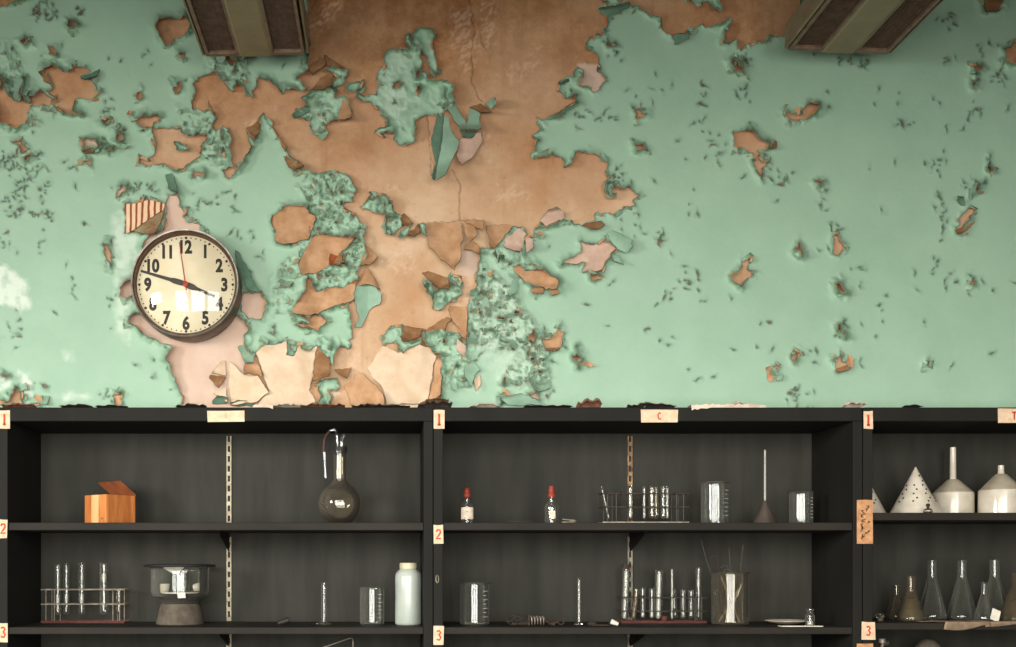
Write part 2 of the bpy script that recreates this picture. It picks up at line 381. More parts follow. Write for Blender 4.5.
SPECKS = [(38, 10, 10, 14, 46), (52, 15, 5, 10, 14), (83, 10, 6, 6, 12), (10, 160, 12, 8, 26), (20, 172, 14, 10, 30), (22, 190, 9, 14, 24), (8, 195, 8, 16, 18), (38, 165, 6, 18, 22), (44, 195, 4, 14, 14), (18, 212, 6, 8, 18), (36, 214, 8, 5, 16), (48, 215, 3, 12, 12), (41, 243, 4, 8, 9), (4, 240, 5, 16, 10),
 (108, 108, 5, 14, 10), (105, 145, 8, 14, 20), (120, 135, 10, 10, 14), (72, 168, 6, 4, 8), (20, 340, 16, 18, 14), (30, 390, 25, 12, 14), (140, 190, 22, 8, 20), (205, 200, 30, 12, 20), (110, 290, 3, 50, 12), (235, 215, 10, 25, 12), (75, 283, 8, 14, 8), (115, 60, 12, 8, 7), (140, 60, 12, 10, 7),
 (278, 240, 8, 10, 6), (590, 118, 30, 14, 26), (612, 175, 8, 10, 22), (620, 180, 10, 8, 14), (640, 230, 14, 16, 10), (660, 238, 5, 9, 16), (609, 35, 6, 20, 14), (590, 75, 14, 14, 10), (650, 100, 40, 20, 14), (700, 110, 10, 40, 20), (720, 150, 20, 14, 14), (690, 280, 10, 20, 16), (670, 295, 8, 6, 6), (745, 95, 6, 25, 16), (748, 60, 8, 10, 12), (785, 180, 8, 8, 16), (770, 170, 10, 10, 8), (760, 165, 14, 8, 10), (850, 60, 12, 6, 14), (862, 65, 6, 10, 12), (905, 125, 10, 6, 14), (830, 200, 12, 10, 8), (838, 228, 8, 8, 8), (855, 270, 8, 5, 7), (840, 330, 8, 12, 14), (940, 165, 10, 10, 16), (938, 195, 4, 30, 18), (942, 225, 5, 20, 16), (968, 190, 14, 12, 14), (978, 70, 6, 16, 14), (998, 70, 8, 18, 24), (985, 50, 8, 14, 10), (975, 110, 6, 10, 10), (950, 20, 5, 12, 6), (985, 182, 10, 8, 10), (945, 280, 10, 12, 8), (970, 275, 6, 14, 8), (935, 265, 4, 12, 8), (950, 60, 8, 8, 6), (690, 210, 20, 30, 6), (810, 410, 20, 3, 8), (795, 395, 12, 6, 20), (480, 360, 12, 8, 5), (610, 285, 10, 6, 5), (545, 395, 10, 6, 8), (556, 345, 4, 10, 6), (110, 395, 12, 6, 8), (660, 330, 30, 20, 6), (760, 330, 30, 30, 6), (830, 100, 60, 20, 6), (900, 330, 60, 40, 6), (300, 225, 14, 10, 10), (252, 250, 12, 18, 8), (272, 330, 5, 5, 8)]

GS = 1.2
gu = np.arange(-24, 1042, GS); gv = np.arange(-58, 417, GS)
U, V = np.meshgrid(gu, gv)
def warp(u, v, a=1.0):
    wx = (noise2(u / 7, v / 7, 1) - .5) * 4.2 + (noise2(u / 3, v / 3, 2) - .5) * 2.6
    wy = (noise2(u / 7, v / 7, 3) - .5) * 4.2 + (noise2(u / 3, v / 3, 4) - .5) * 2.6
    return u + wx * a, v + wy * a
WU, WV = warp(U, V)
BIG = 40.0
FB = np.full(U.shape, BIG)
def window(poly, pad=16):
    j0, j1 = np.searchsorted(gv, [poly[:, 1].min() - pad, poly[:, 1].max() + pad]); i0, i1 = np.searchsorted(gu, [poly[:, 0].min() - pad, poly[:, 0].max() + pad])
    return slice(j0, j1), slice(i0, i1)
for op, s in HOLES:
    p = pts(s); w = window(p)
    d = sdf(p, WU[w], WV[w])
    FB[w] = np.minimum(FB[w], d) if op == '-' else np.maximum(FB[w], -d)
CR = np.zeros(U.shape)
for s, a in CRUMPLE:
    p = pts(s); w = window(p)
    CR[w] = np.maximum(CR[w], a * np.clip(.5 - sdf(p, WU[w], WV[w]) / 8, 0, 1))
# torn little gaps where the paint has crumpled
rg = (1 - np.abs(noise2(U / 6.2, V / 6.2, 11) * 2 - 1)) ** 1.4
rg2 = (1 - np.abs(noise2(U / 3.4 + 9, V / 3.4, 12) * 2 - 1)) ** 1.4
hole_n = noise2(U / 6, V / 6, 21)
FB = np.where(CR > .35, np.minimum(FB, (0.86 - hole_n) * 18 + (1 - CR) * 3), FB)
FS = np.full(U.shape, BIG)
rnd = random.Random(3)
sp = []
for cx, cy, rx, ry, n in SPECKS:
    for k in range(int(n * .55) + 1):
        sp.append((rnd.gauss(cx, rx * .5), rnd.gauss(cy, ry * .5), rnd.uniform(.35, .85), rnd.uniform(.5, 1.15) + (rnd.random() < .22) * rnd.uniform(0, 1.7), rnd.uniform(0, 3.14)))
for k in range(170): sp.append((rnd.uniform(0, 1016), rnd.uniform(0, 405), rnd.uniform(.4, .7), rnd.uniform(.6, 1.5), rnd.uniform(0, 3.1)))
for cx, cy, a, b, th in sp:
    p = np.array([(cx - 4, cy - 4), (cx + 4, cy + 4)]); w = window(p, 2)
    du, dv = WU[w] - cx, WV[w] - cy
    x = (du * math.cos(th) + dv * math.sin(th)) / b; y = (-du * math.sin(th) + dv * math.cos(th)) / a
    FS[w] = np.minimum(FS[w], (np.hypot(x, y) - 1) * a)
F = np.minimum(FB, FS)
# height of the paint film above the plaster, in metres
ln = noise2(U / 16, V / 16, 31); ln2 = noise2(U / 7, V / 7, 32)
lift = (.005 + .034 * np.clip((ln - .36) * 2.4, 0, 1) + .010 * ln2) * np.exp(-(np.clip(FB, 0, 40) / 2.5) ** 1.15) * np.clip(.25 + CR * 0 + 1, 0, 1)
lift += .003 * np.exp(-(np.clip(FS, 0, 40) / 1.1)) * (FB > 1)
H = .0016 + lift + CR * (.014 * rg + .008 * rg2) + .0012 * noise2(U / 40, V / 40, 41) + .0003 * noise2(U / 2.5, V / 2.5, 42)
BW = np.clip(np.minimum(np.minimum(U - gu[0], gu[-1] - U), V - gv[0]) / 14, 0, 1)
H = .0022 + (H - .0022) * BW
DIRT_SHADE = np.clip(np.exp(-(np.clip(FB, 0, 40) / .9) ** 1.3) * (.5 + .7 * noise2(U / 10, V / 10, 51)), 0, 1)  # grime and lip shade painted dark along the torn edges
DIRT_SHADE = np.maximum(DIRT_SHADE, .9 * np.exp(-(np.clip(FS, 0, 40) / .8)))  # crevice shade of the specks, painted into the colour
DIRT_SHADE = np.maximum(DIRT_SHADE, CR * .75 * np.clip((.34 - rg) * 4, 0, 1))  # crease shade painted into the crumple valleys
WORNF = np.zeros(U.shape)
for s, a in WORN:
    p = pts(s); w = window(p)
    WORNF[w] = np.maximum(WORNF[w], a * np.clip(.5 - sdf(p, WU[w], WV[w]) / 6, 0, 1))
WORNF *= np.clip(noise2(U / 6, V / 6, 61) * 1.5 + noise2(U / 2.5, V / 2.5, 62) * .5 - .15, 0, 1)

def px2w(u, v, h):   # outlines were measured as seen from the room, so lifted paint is scaled to its own distance
    k = (DW - h) / FPX
    return np.stack([(u - VX) * k, -h, ZC - (v - VY) * k], axis=-1)
def contour(U, V, F, fields):
    """surface where F > 0, trimmed exactly at F = 0; returns u, v, fields, faces"""
    ny, nx = F.shape; inn = F > 0
    NI = np.full(F.shape, -1, np.int64); n0 = int(inn.sum()); NI[inn] = np.arange(n0)
    arr = [U, V] + fields; out = [[a[inn]] for a in arr]; base = n0
    ch = inn[:, :-1] != inn[:, 1:]; t = F[:, :-1][ch] / (F[:, :-1][ch] - F[:, 1:][ch])
    HI = np.full(ch.shape, -1, np.int64); HI[ch] = base + np.arange(ch.sum()); base += int(ch.sum())
    for o, a in zip(out, arr): o.append(a[:, :-1][ch] * (1 - t) + a[:, 1:][ch] * t)
    cv = inn[:-1] != inn[1:]; t = F[:-1][cv] / (F[:-1][cv] - F[1:][cv])
    VI = np.full(cv.shape, -1, np.int64); VI[cv] = base + np.arange(cv.sum())
    for o, a in zip(out, arr): o.append(a[:-1][cv] * (1 - t) + a[1:][cv] * t)
    cnt = inn[:-1, :-1].astype(int) + inn[:-1, 1:] + inn[1:, 1:] + inn[1:, :-1]
    full = cnt == 4
    quads = np.stack([NI[:-1, :-1][full], NI[1:, :-1][full], NI[1:, 1:][full], NI[:-1, 1:][full]], axis=-1).tolist()
    for j, i in zip(*np.nonzero((cnt > 0) & (cnt < 4))):
        cs = ((j, i), (j + 1, i), (j + 1, i + 1), (j, i + 1)); es = (VI[j, i], HI[j + 1, i], VI[j, i + 1], HI[j, i]); f = []
        for k in range(4):
            if inn[cs[k]]: f.append(int(NI[cs[k]]))
            if es[k] >= 0: f.append(int(es[k]))
        if len(f) > 2: quads.append(f)
    return [np.concatenate(o) for o in out], quads
def film(name, u, v, h, faces, mats, attrs, thick, parent):
    me = bpy.data.meshes.new(name)
    me.from_pydata(px2w(u, v, h).tolist(), [], faces)
    for m in mats: me.materials.append(m)
    for k, a in attrs.items():
        at = me.attributes.new(k, 'FLOAT', 'POINT'); at.data.foreach_set('value', np.ascontiguousarray(a, dtype=np.float32))
    me.polygons.foreach_set('use_smooth', [True] * len(me.polygons)); me.update()
    o = bpy.data.objects.new(name, me); COL.objects.link(o); o.parent = parent
    if thick:
        s = o.modifiers.new('film', 'SOLIDIFY'); s.thickness = thick; s.offset = -1; s.use_even_offset = False
        if len(mats) > 1: s.material_offset = 1; s.material_offset_rim = 1
    return o

# ---- materials of the wall
def plaster_mat():
    t = NT('bare_plaster'); oc = t.coord()
    a = t.ramp(t.noise(3.2, 6, .62, oc), .35, .66, lin('bb906a'), lin('d6b898'))
    b = t.ramp(t.noise(11, 7, .78, oc), .38, .66, lin('925f38'), lin('bd8f66'))
    c = t.mix(t.n('ShaderNodeMath', _operation='MULTIPLY').outputs[0], a, b)
    mm = [n for n in t.t.nodes if n.bl_idname == 'ShaderNodeMath'][-1]
    t.l(t.attr('stain'), mm.inputs[0]); mm.inputs[1].default_value = .95
    sp = t.ramp(t.noise(38, 6, .75, oc), .56, .72, (0, 0, 0, 1), (1, 1, 1, 1))
    c = t.mix(t.mix(.35, (0, 0, 0, 1), sp), c, lin('8a5730'))
    mp = t.n('ShaderNodeMapping'); mp.inputs['Scale'].default_value = (22, 1, 1.6); t.l(oc, mp.inputs['Vector'])
    c = t.mix(t.mix(.45, (0, 0, 0, 1), t.ramp(t.noise(1.0, 5, .65, mp.outputs[0]), .55, .75, (0, 0, 0, 1), (1, 1, 1, 1))), c, lin('97693f'))
    c = t.mix(t.mix(.5, (0, 0, 0, 1), t.attr('scuff')), c, lin('e0c0a4'))
    c = t.mix(t.attr('pink'), c, t.ramp(t.noise(9, 4, .6, oc), .3, .7, lin('c6a792'), lin('d0b7a4')))
    c = t.mix(t.attr('cream'), c, t.ramp(t.noise(6, 4, .6, oc), .3, .7, lin('d6bea3'), lin('dcc8b0')))
    c = t.mix(t.attr('dirt_shade'), c, lin('3a2618'))
    t.bsdf(c, .85, 0, .2, t.noise(60, 6, .7, oc), .25, .003)
    return t.m
def paint_mat():
    t = NT('green_wall_paint'); oc = t.coord()
    c = t.ramp(t.noise(1.3, 4, .55, oc), .3, .7, lin('93b197'), lin('9dbba0'))
    c = t.mix(.25, c, t.ramp(t.noise(7, 5, .6, oc), .35, .65, lin('8baa90'), lin('a9c4ab')))
    c = t.mix(t.attr('worn'), c, lin('d3dccb'))
    c = t.mix(t.attr('dirt_shade'), c, lin('24402f'))
    t.bsdf(c, .55, 0, .3, t.noise(90, 3, .5, oc), .08, .002)
    return t.m
def backing(name, c1, c2):
    return plain(name, c1, c2, 22, .85, 0, .2)
M_plaster = plaster_mat(); M_paint = paint_mat()
M_tan = backing('paint_back_tan', 'c59b77', 'aa805a'); M_pink = backing('paint_back_pink', 'd0b29e', 'bb9b87'); M_pale = backing('skim_coat_cream', 'd9c2a6', 'cdb192'); M_brown = backing('paint_back_brown', 'a57c57', '825c3c')
M_rust = backing('rust_stained_plaster', 'b4653a', '8b4527')
M_flakegreen = plain('paint_chip_green', '94b299', '809f87', 14, .55, 0, .3)
M_darkgreen = plain('paint_chip_dark_green', '6c8b74', '57745f', 14, .55, 0, .3)

# ---- bare plaster
wall = MB().box(RX0, RX1, .004, .12, 0, RZ1).build('wall_back', M_plaster)
struct(wall)
EXT = px2w(np.array([gu[0], gu[-1]]), np.array([gv[0], gv[-1]]), np.array([0, 0]))
PINK = ['P 110,185 205,185 210,240 262,290 262,322 246,322 246,352 268,400 268,416 160,416 160,350 120,320', 'D2 400,360 430,345 500,310 540,240 520,230 560,240 600,250 660,230 720,240 750,270 720,300 715,350 680,360 650,415 600,425 530,420 560,360 500,365', 'P 578,64 608,64 608,94 578,94', 'C2 800,280 900,280 900,440 800,440', 'P 545,384 543,404 525,404 525,384', 'C3 870,540 930,520 990,610 860,610']
CREAM = ['B3 560,290 620,240 750,225 830,240 940,240 905,460 890,520 930,580 900,625 560,625 640,520', 'C3 230,385 290,300 330,240 420,290 540,235 620,260 650,310 600,625 350,625 330,520', 'A1 525,225 585,230 590,280 520,290', 'C3 0,520 60,530 0,610']
SCUFF = [('M 260,90 310,30 380,-10 390,10 340,100 270,125', 1), ('M 800,30 880,40 920,200 860,300 800,160', .7), ('R 0,0 60,20 60,170 0,190', .8), ('R 60,290 200,200 240,170 230,260 130,320', .6), ('W 350,240 440,230 470,280 400,300', .7), ('W 370,55 420,70 410,90 380,80', .7), ('D1 0,480 180,520 240,600 0,628', .6), ('M 860,500 960,480 960,620 840,600', .5), ('B1 490,130 560,95 570,115 500,150', 1), ('B1 780,310 860,370 850,390 770,330', .9), ('B1 660,20 700,20 710,45 650,40', .8), ('W 260,480 320,500 300,540 250,530', .6)]
CRACK = ['C0 850,-20 890,180 870,300 880,420 870,500 930,628', 'C1 750,420 800,500 800,628 C2 800,100', 'C1 600,90 615,300 630,450', 'C2 580,122 700,112 940,95', 'C0 940,200 930,260 960,300', 'B0 935,0 875,120']
def soft(lst, rng=3.0):
    A = np.zeros(U.shape)
    for q in lst:
        s, a = q if isinstance(q, tuple) else (q, 1)
        p = pts(s); w = window(p); A[w] = np.maximum(A[w], a * np.clip(.5 - sdf(p, WU[w], WV[w]) / rng, 0, 1))
    return A
sc = soft(SCUFF, 5) * np.clip((noise2((U + V) / 2.2, (V - U) / 5.5, 71) - .45) * 4, 0, 1)
cr = np.zeros(U.shape)
for s in CRACK: cr = np.maximum(cr, np.clip(1.0 - dline(pts(s), (U + WU) / 2, (V + WV) / 2) / .9, 0, 1))
st = np.clip(1.05 - (V - 40) / 230, .15, 1) * (.55 + .6 * noise2(U / 50, V / 50, 72))
dt = np.maximum(cr * .6, .6 * np.exp(-(np.clip(FS, 0, 40) / 1.5)) * (FB > 0))  # crack dirt, plus crevice shade painted under the specks
hb = .0007 * noise2(U / 5, V / 5, 73) + .0012 * sc - .003 * cr
shp = U.shape; idx = np.arange(U.size).reshape(shp)
quads = np.stack([idx[:-1, :-1].ravel(), idx[1:, :-1].ravel(), idx[1:, 1:].ravel(), idx[:-1, 1:].ravel()], axis=-1).tolist()
pl = film('bare_plaster', U.ravel(), V.ravel(), hb.ravel(), quads, [M_plaster], {'stain': np.clip(st, 0, 1).ravel(), 'scuff': sc.ravel(), 'pink': soft(PINK).ravel(), 'cream': soft(CREAM).ravel(), 'dirt_shade': dt.ravel()}, 0, wall)
pl['label'] = 'bare tan plaster where the paint is gone'
# ---- green paint film
(a_, fc) = contour(U, V, F, [H, DIRT_SHADE, WORNF])
pf = film('green_paint', a_[0], a_[1], a_[2], fc, [M_paint, M_tan], {'dirt_shade': a_[3], 'worn': a_[4]}, .0012, wall)
pf['label'] = 'mint green paint with ragged peeling edges'
ex = MB(); x0, x1 = EXT[0][0], EXT[1][0]; z1, z0 = EXT[0][2], EXT[1][2]
q_ = .006
ex.box(RX0, x0 + q_, -.00215, .004, 0, RZ1).box(x1 - q_, RX1, -.00215, .004, 0, RZ1).box(x0 + q_, x1 - q_, -.00215, .004, z1 - q_, RZ1).box(x0, x1, -.001, .004, 0, z0)
ex.build('green_paint', M_paint, wall)

# ---- hanging flakes: outline, front, direction of the free end, lift in mm, exponent
FL = [('W 140,430 180,418 155,402 200,405 226,412 200,440 178,428', 'tan', (0, 1), 12, 1), ('W 135,390 170,340 180,300 200,345 230,330 270,330 300,300 295,360 230,380 200,400 140,397', 'tan', (0, 1), 14, 1), ('B2 660,100 700,40 750,5 830,10 870,20 920,80 925,110 900,160 880,210 820,230 780,240 700,240 680,220 690,180 665,140', 'tan', (-.3, 1), 13, 1), ('D2 110,400 160,375 220,410 290,400 340,440 385,460 390,520 330,520 290,510 210,490 130,430', 'tan', (0, 1), 14, 1), ('W 150,270 180,210 205,185 240,200 280,195 300,200 265,235 270,260 230,275 200,290 160,295', 'tan', (-.2, 1), 13, 1), ('D2 400,360 430,345 500,310 540,260 520,230 560,250 600,260 660,230 720,245 750,270 720,300 715,350 680,360 650,400 600,415 530,420 560,360 500,365', 'pink', (0, 1), 12, 1),
 ('B3 560,290 620,240 750,225 745,300 790,310 830,235 860,280 890,275 940,240 905,460 890,520 930,580 900,612 560,612 640,520', 'pale', (-.1, -1), 15, 1.2), ('C3 230,385 290,300 330,240 420,290 540,235 620,260 650,310 600,600 350,606 330,520', 'pale', (.2, -1), 13, 1.2), ('C2 580,120 800,110 815,130 808,330 765,405 610,265 600,200', 'tan', (0, 1), 42, 1.3), ('C2 810,105 940,95 945,160 900,140 870,122', 'tan', (.3, 1), 22, 1.2), ('C2 830,120 890,130 910,190 850,230 830,180', 'tan', (.2, 1), 26, 1.2), ('C2 830,240 880,225 925,270 915,310 870,280 830,280', 'tan', (.3, 1), 32, 1.3),
 ('C2 960,130 D2 0,130 110,125 50,220 0,280 C2 985,250', 'tan', (-.1, 1), 38, 1.3), ('D2 110,180 150,140 190,190 160,290 120,290 60,260 60,220', 'pink', (0, 1), 18, 1), ('D2 180,200 230,215 240,270 190,300', 'pink', (1, .4), 25, 1.4), ('D2 280,105 330,40 380,20 420,50 435,85 390,100 320,130', 'pink', (-.2, -1), 26, 1.4), ('D2 530,130 650,100 680,130 620,160', 'brown', (0, 1), 28, 1.3),
 ('D2 690,180 730,165 840,220 850,260 810,300 770,280 720,240', 'green', (1, .3), 18, 1.2), ('D2 715,320 770,310 800,370 740,350', 'green', (.4, 1), 16, 1.2), ('D2 80,540 115,450 145,500 130,550 90,570', 'green', (0, 1), 22, 1.5), ('D2 210,515 300,515 300,545 230,550', 'tan', (0, 1), 20, .8), ('D2 335,530 385,520 395,550 350,565', 'tan', (0, 1), 18, .8),
 ('C1 660,60 700,80 690,250 645,480 625,470 650,380 625,240 640,150', 'dgreen', (-1, .5), 22, 1.2), ('C1 700,80 730,90 740,160 800,240 765,330 720,440 645,485 690,250', 'green', (.5, 1), 55, 1.1), ('C1 720,10 760,0 830,110 840,150 870,40 920,70 935,160 800,170 740,60', 'green', (0, 1), 38, 1.2), ('C1 795,175 915,172 870,220 820,210', 'dgreen', (0, 1), 20, 1), ('C1 800,230 940,180 930,260 870,350 805,390 775,330', 'pink', (-.3, 1), 32, 1.2), ('C1 860,30 920,10 1000,60 930,68', 'brown', (.4, 1), 30, 1.2), ('C1 955,8 1016,-35 1016,25 985,40', 'green', (1, 0), 26, 1.1),
 ('C2 215,250 295,320 275,360 195,385 190,340', 'tan', (.3, 1), 24, 1.2), ('C2 0,310 60,285 95,290 95,340 50,380 0,370', 'rust', (0, 1), 22, 1.1), ('C2 570,430 600,412 720,455 740,510 680,512 640,490 620,465', 'brown', (.2, 1), 26, 1.2), ('C2 430,80 450,60 510,115 500,130 440,120', 'brown', (0, 1), 20, 1), ('C2 480,185 555,120 550,165 515,200', 'brown', (0, 1), 22, 1), ('C2 90,20 180,75 120,60 100,50', 'brown', (.5, 1), 16, 1), ('W 240,270 260,238 278,240 272,262', 'brown', (.3, 1), 16, 1),
 ('C3 740,0 840,0 845,40 840,200 800,170 790,120 730,40', 'tan', (0, 1), 34, 1.2), ('C3 450,118 600,140 720,65 750,75 730,100 700,150 620,150 560,150 560,180 480,220 440,215', 'brown', (0, 1), 30, 1.2), ('C3 780,190 840,240 830,310 775,270', 'pink', (.2, 1), 20, 1), ('C3 90,500 170,410 200,420 330,540 330,606 130,606', 'tan', (.6, .5), 24, 1.4), ('C3 25,385 135,380 100,445 60,420', 'brown', (0, 1), 22, 1.2), ('C3 650,330 690,325 680,550 605,590 640,450', 'tan', (1, .2), 26, 1.2), ('C3 550,600 640,570 735,575 722,618 560,618', 'brown', (0, -1), 30, 1.2),
 ('B3 450,250 490,240 550,280 545,350 500,350', 'green', (-.4, 1), 24, 1.2), ('B3 490,365 545,280 600,440 560,425 520,410 490,425', 'tan', (-.3, 1), 30, 1.2), ('B3 395,340 490,430 570,430 635,530 560,590 400,612', 'pale', (1, .3), 16, 1.6), ('B3 945,240 1016,330 1016,425 905,460', 'brown', (.4, 1), 34, 1.2), ('B3 275,420 375,435 335,500 270,440', 'brown', (0, 1), 20, 1), ('B3 285,410 365,330 378,430', 'pale', (-1, .3), 18, 1.2), ('B3 300,540 380,510 380,600 340,560', 'pale', (0, 1), 16, 1), ('B3 290,580 330,555 380,570 380,610 290,605', 'dgreen', (0, -1), 16, 1), ('B3 400,600 450,580 540,600 540,618 400,618', 'dgreen', (0, -1), 14, 1),
 ('B2 430,280 460,300 580,535 520,530 490,500 450,380', 'dgreen', (.5, 1), 40, 1.2), ('P 125,205 150,200 166,203 163,210 133,230 127,233', 'striped', (.2, .4), 10, 1), ('A2 805,155 1016,20 1010,60 950,190 880,180', 'olive', (.4, 1), 32, 1), ('B1 750,310 860,390 800,415 760,400 735,350', 'brown', (.3, 1), 24, 1.2), ('B1 640,130 660,150 755,280 740,310 720,260', 'brown', (1, 0), 22, 1), ('B1 500,160 580,110 585,190 560,220', 'brown', (0, 1), 24, 1.2), ('B1 265,-15 300,60 300,90 270,40', 'brown', (1, .3), 16, 1), ('B1 0,450 40,440 70,520 70,560 20,530', 'dgreen', (.2, 1), 34, 1.2),
 ('B0 880,420 960,350 990,390 910,460', 'brown', (0, 1), 28, 1.2), ('M 320,205 400,260 330,250', 'brown', (0, 1), 22, 1), ('M 355,270 345,330 270,345 300,300', 'brown', (.2, 1), 24, 1.2), ('M 400,355 430,450 370,452 385,400', 'tan', (.3, 1), 26, 1.1), ('A0 240,440 265,430 325,530 270,500', 'brown', (-1, 0), 18, 1), ('A0 500,470 560,455 620,420 600,470 520,490', 'dgreen', (0, 1), 22, 1.2), ('A0 20,440 60,560 45,570 30,520', 'green', (.3, 1), 22, 1.2), ('A0 100,420 150,470 120,628 75,590', 'green', (0, 1), 30, 1.2), ('Q 890,-20 970,-20 960,40 905,45', 'brown', (0, 1), 22, 1),
 ('D3 215,450 290,400 335,430 345,500 270,530 235,500', 'green', (-.8, .5), 22, 1.2), ('D3 0,560 160,540 240,570 320,612 80,612', 'green', (-.2, -1), 14, 1.2), ('D3 305,255 405,255 385,275 330,275', 'brown', (0, 1), 18, .8), ('C3 830,290 930,390 890,430 870,500 830,430', 'green', (-.2, 1), 24, 1.2), ('C3 880,440 930,420 920,490 905,530', 'pale', (0, 1), 20, 1), ('S 500,545 545,525 545,540 515,550', 'brown', (0, 1), 14, 1), ('Q 110,515 140,520 140,545 105,545', 'brown', (0, 1), 16, 1), ('A1 500,290 585,285 580,312 520,312', 'brown', (0, 1), 18, .8), ('B2 800,20 925,100 880,210 830,130', 'tan', (1, .2), 10, 1.5),
 ('B1 890,0 780,80 790,105 890,60', 'dgreen', (-.6, 1), 26, 1), ('A1 330,20 400,60 400,75 340,50', 'brown', (.3, 1), 20, 1), ('D0 640,60 830,15 830,45 700,100 650,90', 'dgreen', (-.2, -1), 26, 1), ('R 735,135 800,120 800,145 735,172', 'dgreen', (0, -1), 22, 1), ('D0 385,520 460,485 460,505 400,525', 'dgreen', (-.3, -1), 18, 1), ('D1 300,120 480,0 490,30 380,100', 'dgreen', (-.5, -1), 16, 1), ('S 820,95 838,95 843,120 830,118', 'dgreen', (0, -1), 20, 1), ('S 818,178 870,160 860,172 825,192', 'brown', (0, 1), 16, 1)]
def striped():
    t = NT('rust_striped_plaster'); oc = t.coord()
    wv = t.n('ShaderNodeTexWave', Scale=16.0, Distortion=2.0); wv.bands_direction = 'X'; t.l(oc, wv.inputs['Vector'])
    t.bsdf(t.ramp(wv.outputs['Fac'], .55, .85, lin('e6c3a0'), lin('8e4a2a')), .85, 0, .2)
    return t.m
M_striped = striped(); M_olive = plain('stained_paint_back', '9b9a76', '8a5a3c', 12, .8)
FM = {'tan': (M_tan, M_flakegreen), 'pink': (M_pink, M_flakegreen), 'brown': (M_brown, M_flakegreen), 'rust': (M_rust, M_flakegreen), 'pale': (M_pale, M_tan), 'green': (M_flakegreen, M_tan), 'dgreen': (M_darkgreen, M_tan), 'striped': (M_striped, M_tan), 'olive': (M_olive, M_tan)}
M_rim = plain('shaded_grimy_edge', '5a4330', '3c2c20', 60, .9, 0, .2)  # grime and rim shade painted as one dark edge colour
FLNAME = {'tan': 'tan underside of a hanging paint flake', 'pink': 'dusty pink hanging paint flake', 'brown': 'brown curled paint flake', 'rust': 'rusty paint flake', 'pale': 'cream skim coat flake', 'green': 'green hanging paint flake', 'dgreen': 'dark green curled paint flake', 'striped': 'rust striped plaster flake', 'olive': 'stained olive paint flake'}
def flake(poly, kind, d, mm, e, hfun=None, name='paint_flake'):
    p = pts(poly) if isinstance(poly, str) else poly
    gu_ = np.arange(p[:, 0].min() - 3, p[:, 0].max() + 3, .9); gv_ = np.arange(p[:, 1].min() - 3, p[:, 1].max() + 3, .9)
    u, v = np.meshgrid(gu_, gv_); wu, wv = warp(u, v, .5)
    f = -sdf(p, wu, wv)
    dx, dy = d; L = math.hypot(dx, dy); pr = (p[:, 0] * dx + p[:, 1] * dy) / L
    t = np.clip(((u * dx + v * dy) / L - pr.min()) / (pr.max() - pr.min()), 0, 1)
    cross = (u * -dy + v * dx) / L
    cr_ = (-p[:, 0] * dy + p[:, 1] * dx) / L; c0 = (cr_.max() + cr_.min()) / 2; hw = max((cr_.max() - cr_.min()) / 2, 1)
    cq = (u * -dy + v * dx) / L - c0
    sg = 1 if (int(p[:, 0].sum() * 7) % 3) else -.7
    h = .005 + mm * .0012 * t ** e + sg * min(.02, hw * .0012) * (cq / hw) ** 2 * (.3 + t) + (.012 if sg < 0 else 0) + np.clip(t - .75, 0, 1) ** 2 * mm * .012 + .0035 * (noise2(u / 9, v / 9, 81) - .3) * t + .003 * np.sin(cross / 5) * t
    h = np.maximum(h, .002)
    if hfun is not None: h = hfun(u, v)
    (a, fc) = contour(u, v, f, [h])
    if not fc: return
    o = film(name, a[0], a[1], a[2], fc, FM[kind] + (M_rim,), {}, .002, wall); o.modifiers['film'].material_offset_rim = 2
    o['label'] = FLNAME[kind]
for a in FL: flake(*a)
# the rolled cone of paint left of centre, open at the bottom
def cone_h(u, v):
    tt = np.clip((v - 266) / 28, .05, 1.0); xc = 368 + 0 * u; w = 14.5 * tt + 1
    return .006 + .04 * tt * np.sqrt(np.clip(1 - ((u - xc) / w) ** 2, 0, 1))
flake('C2 230,395 255,420 312,525 285,510 225,490 165,505 140,535 150,490 190,430', 'tan', (0, 1), 30, 1, cone_h)
flake('C2 140,540 165,505 225,490 280,510 312,545 305,615 C3 240,20 200,130 160,130 180,80 C2 150,600', 'green', (0, 1), 14, 1, lambda u, v: .006 + .012 * np.abs(u - 368) / 14 + 0 * v)

# ---- small curls of paint standing off the torn edges (too many and too small to count)
gy, gx = np.gradient(FB, GS)
ed = np.argwhere((FB > .3) & (FB < 1.6) & (V < 404))
rc = random.Random(12); cv, cf = [], []
def curl(u0, v0, nx, ny, w, L, a0, a1, seg=5):
    """nx,ny points from the torn edge into the sound paint"""
    tx, ty = -ny, nx; b = len(cv); h0 = .004; pu, ph_ = 2.0, h0
    rows = []
    for k in range(seg + 1):
        ang = a0 + (a1 - a0) * k / seg
        ww = w * (1 - .55 * (k / seg) ** 1.5) * .5; off = rc.uniform(-.5, .5)
        for sgn in (-1, 1):
            uu = u0 + nx * pu + tx * (ww * sgn + off); vv = v0 + ny * pu + ty * (ww * sgn + off)
            cv.append((uu, vv, ph_ + .0006 * rc.random()))
        step = L / seg
        pu -= step * math.cos(ang); ph_ += step * DW / FPX * math.sin(ang)
    for k in range(seg):
        q = b + 2 * k; cf.append((q, q + 2, q + 3, q + 1))
for k in range(800):
    j, i = ed[rc.randrange(len(ed))]
    g = math.hypot(gx[j, i], gy[j, i])
    if g < .2: continue
    nx, ny = gx[j, i] / g, gy[j, i] / g
    sc_ = rc.random() ** 2
    curl(U[j, i], V[j, i], nx, ny, 3 + 9 * sc_ + rc.uniform(0, 2), 3 + 6 * sc_ + rc.uniform(0, 1.5), rc.uniform(.1, .7), rc.uniform(1.2, 3.3))
cva = np.array(cv)
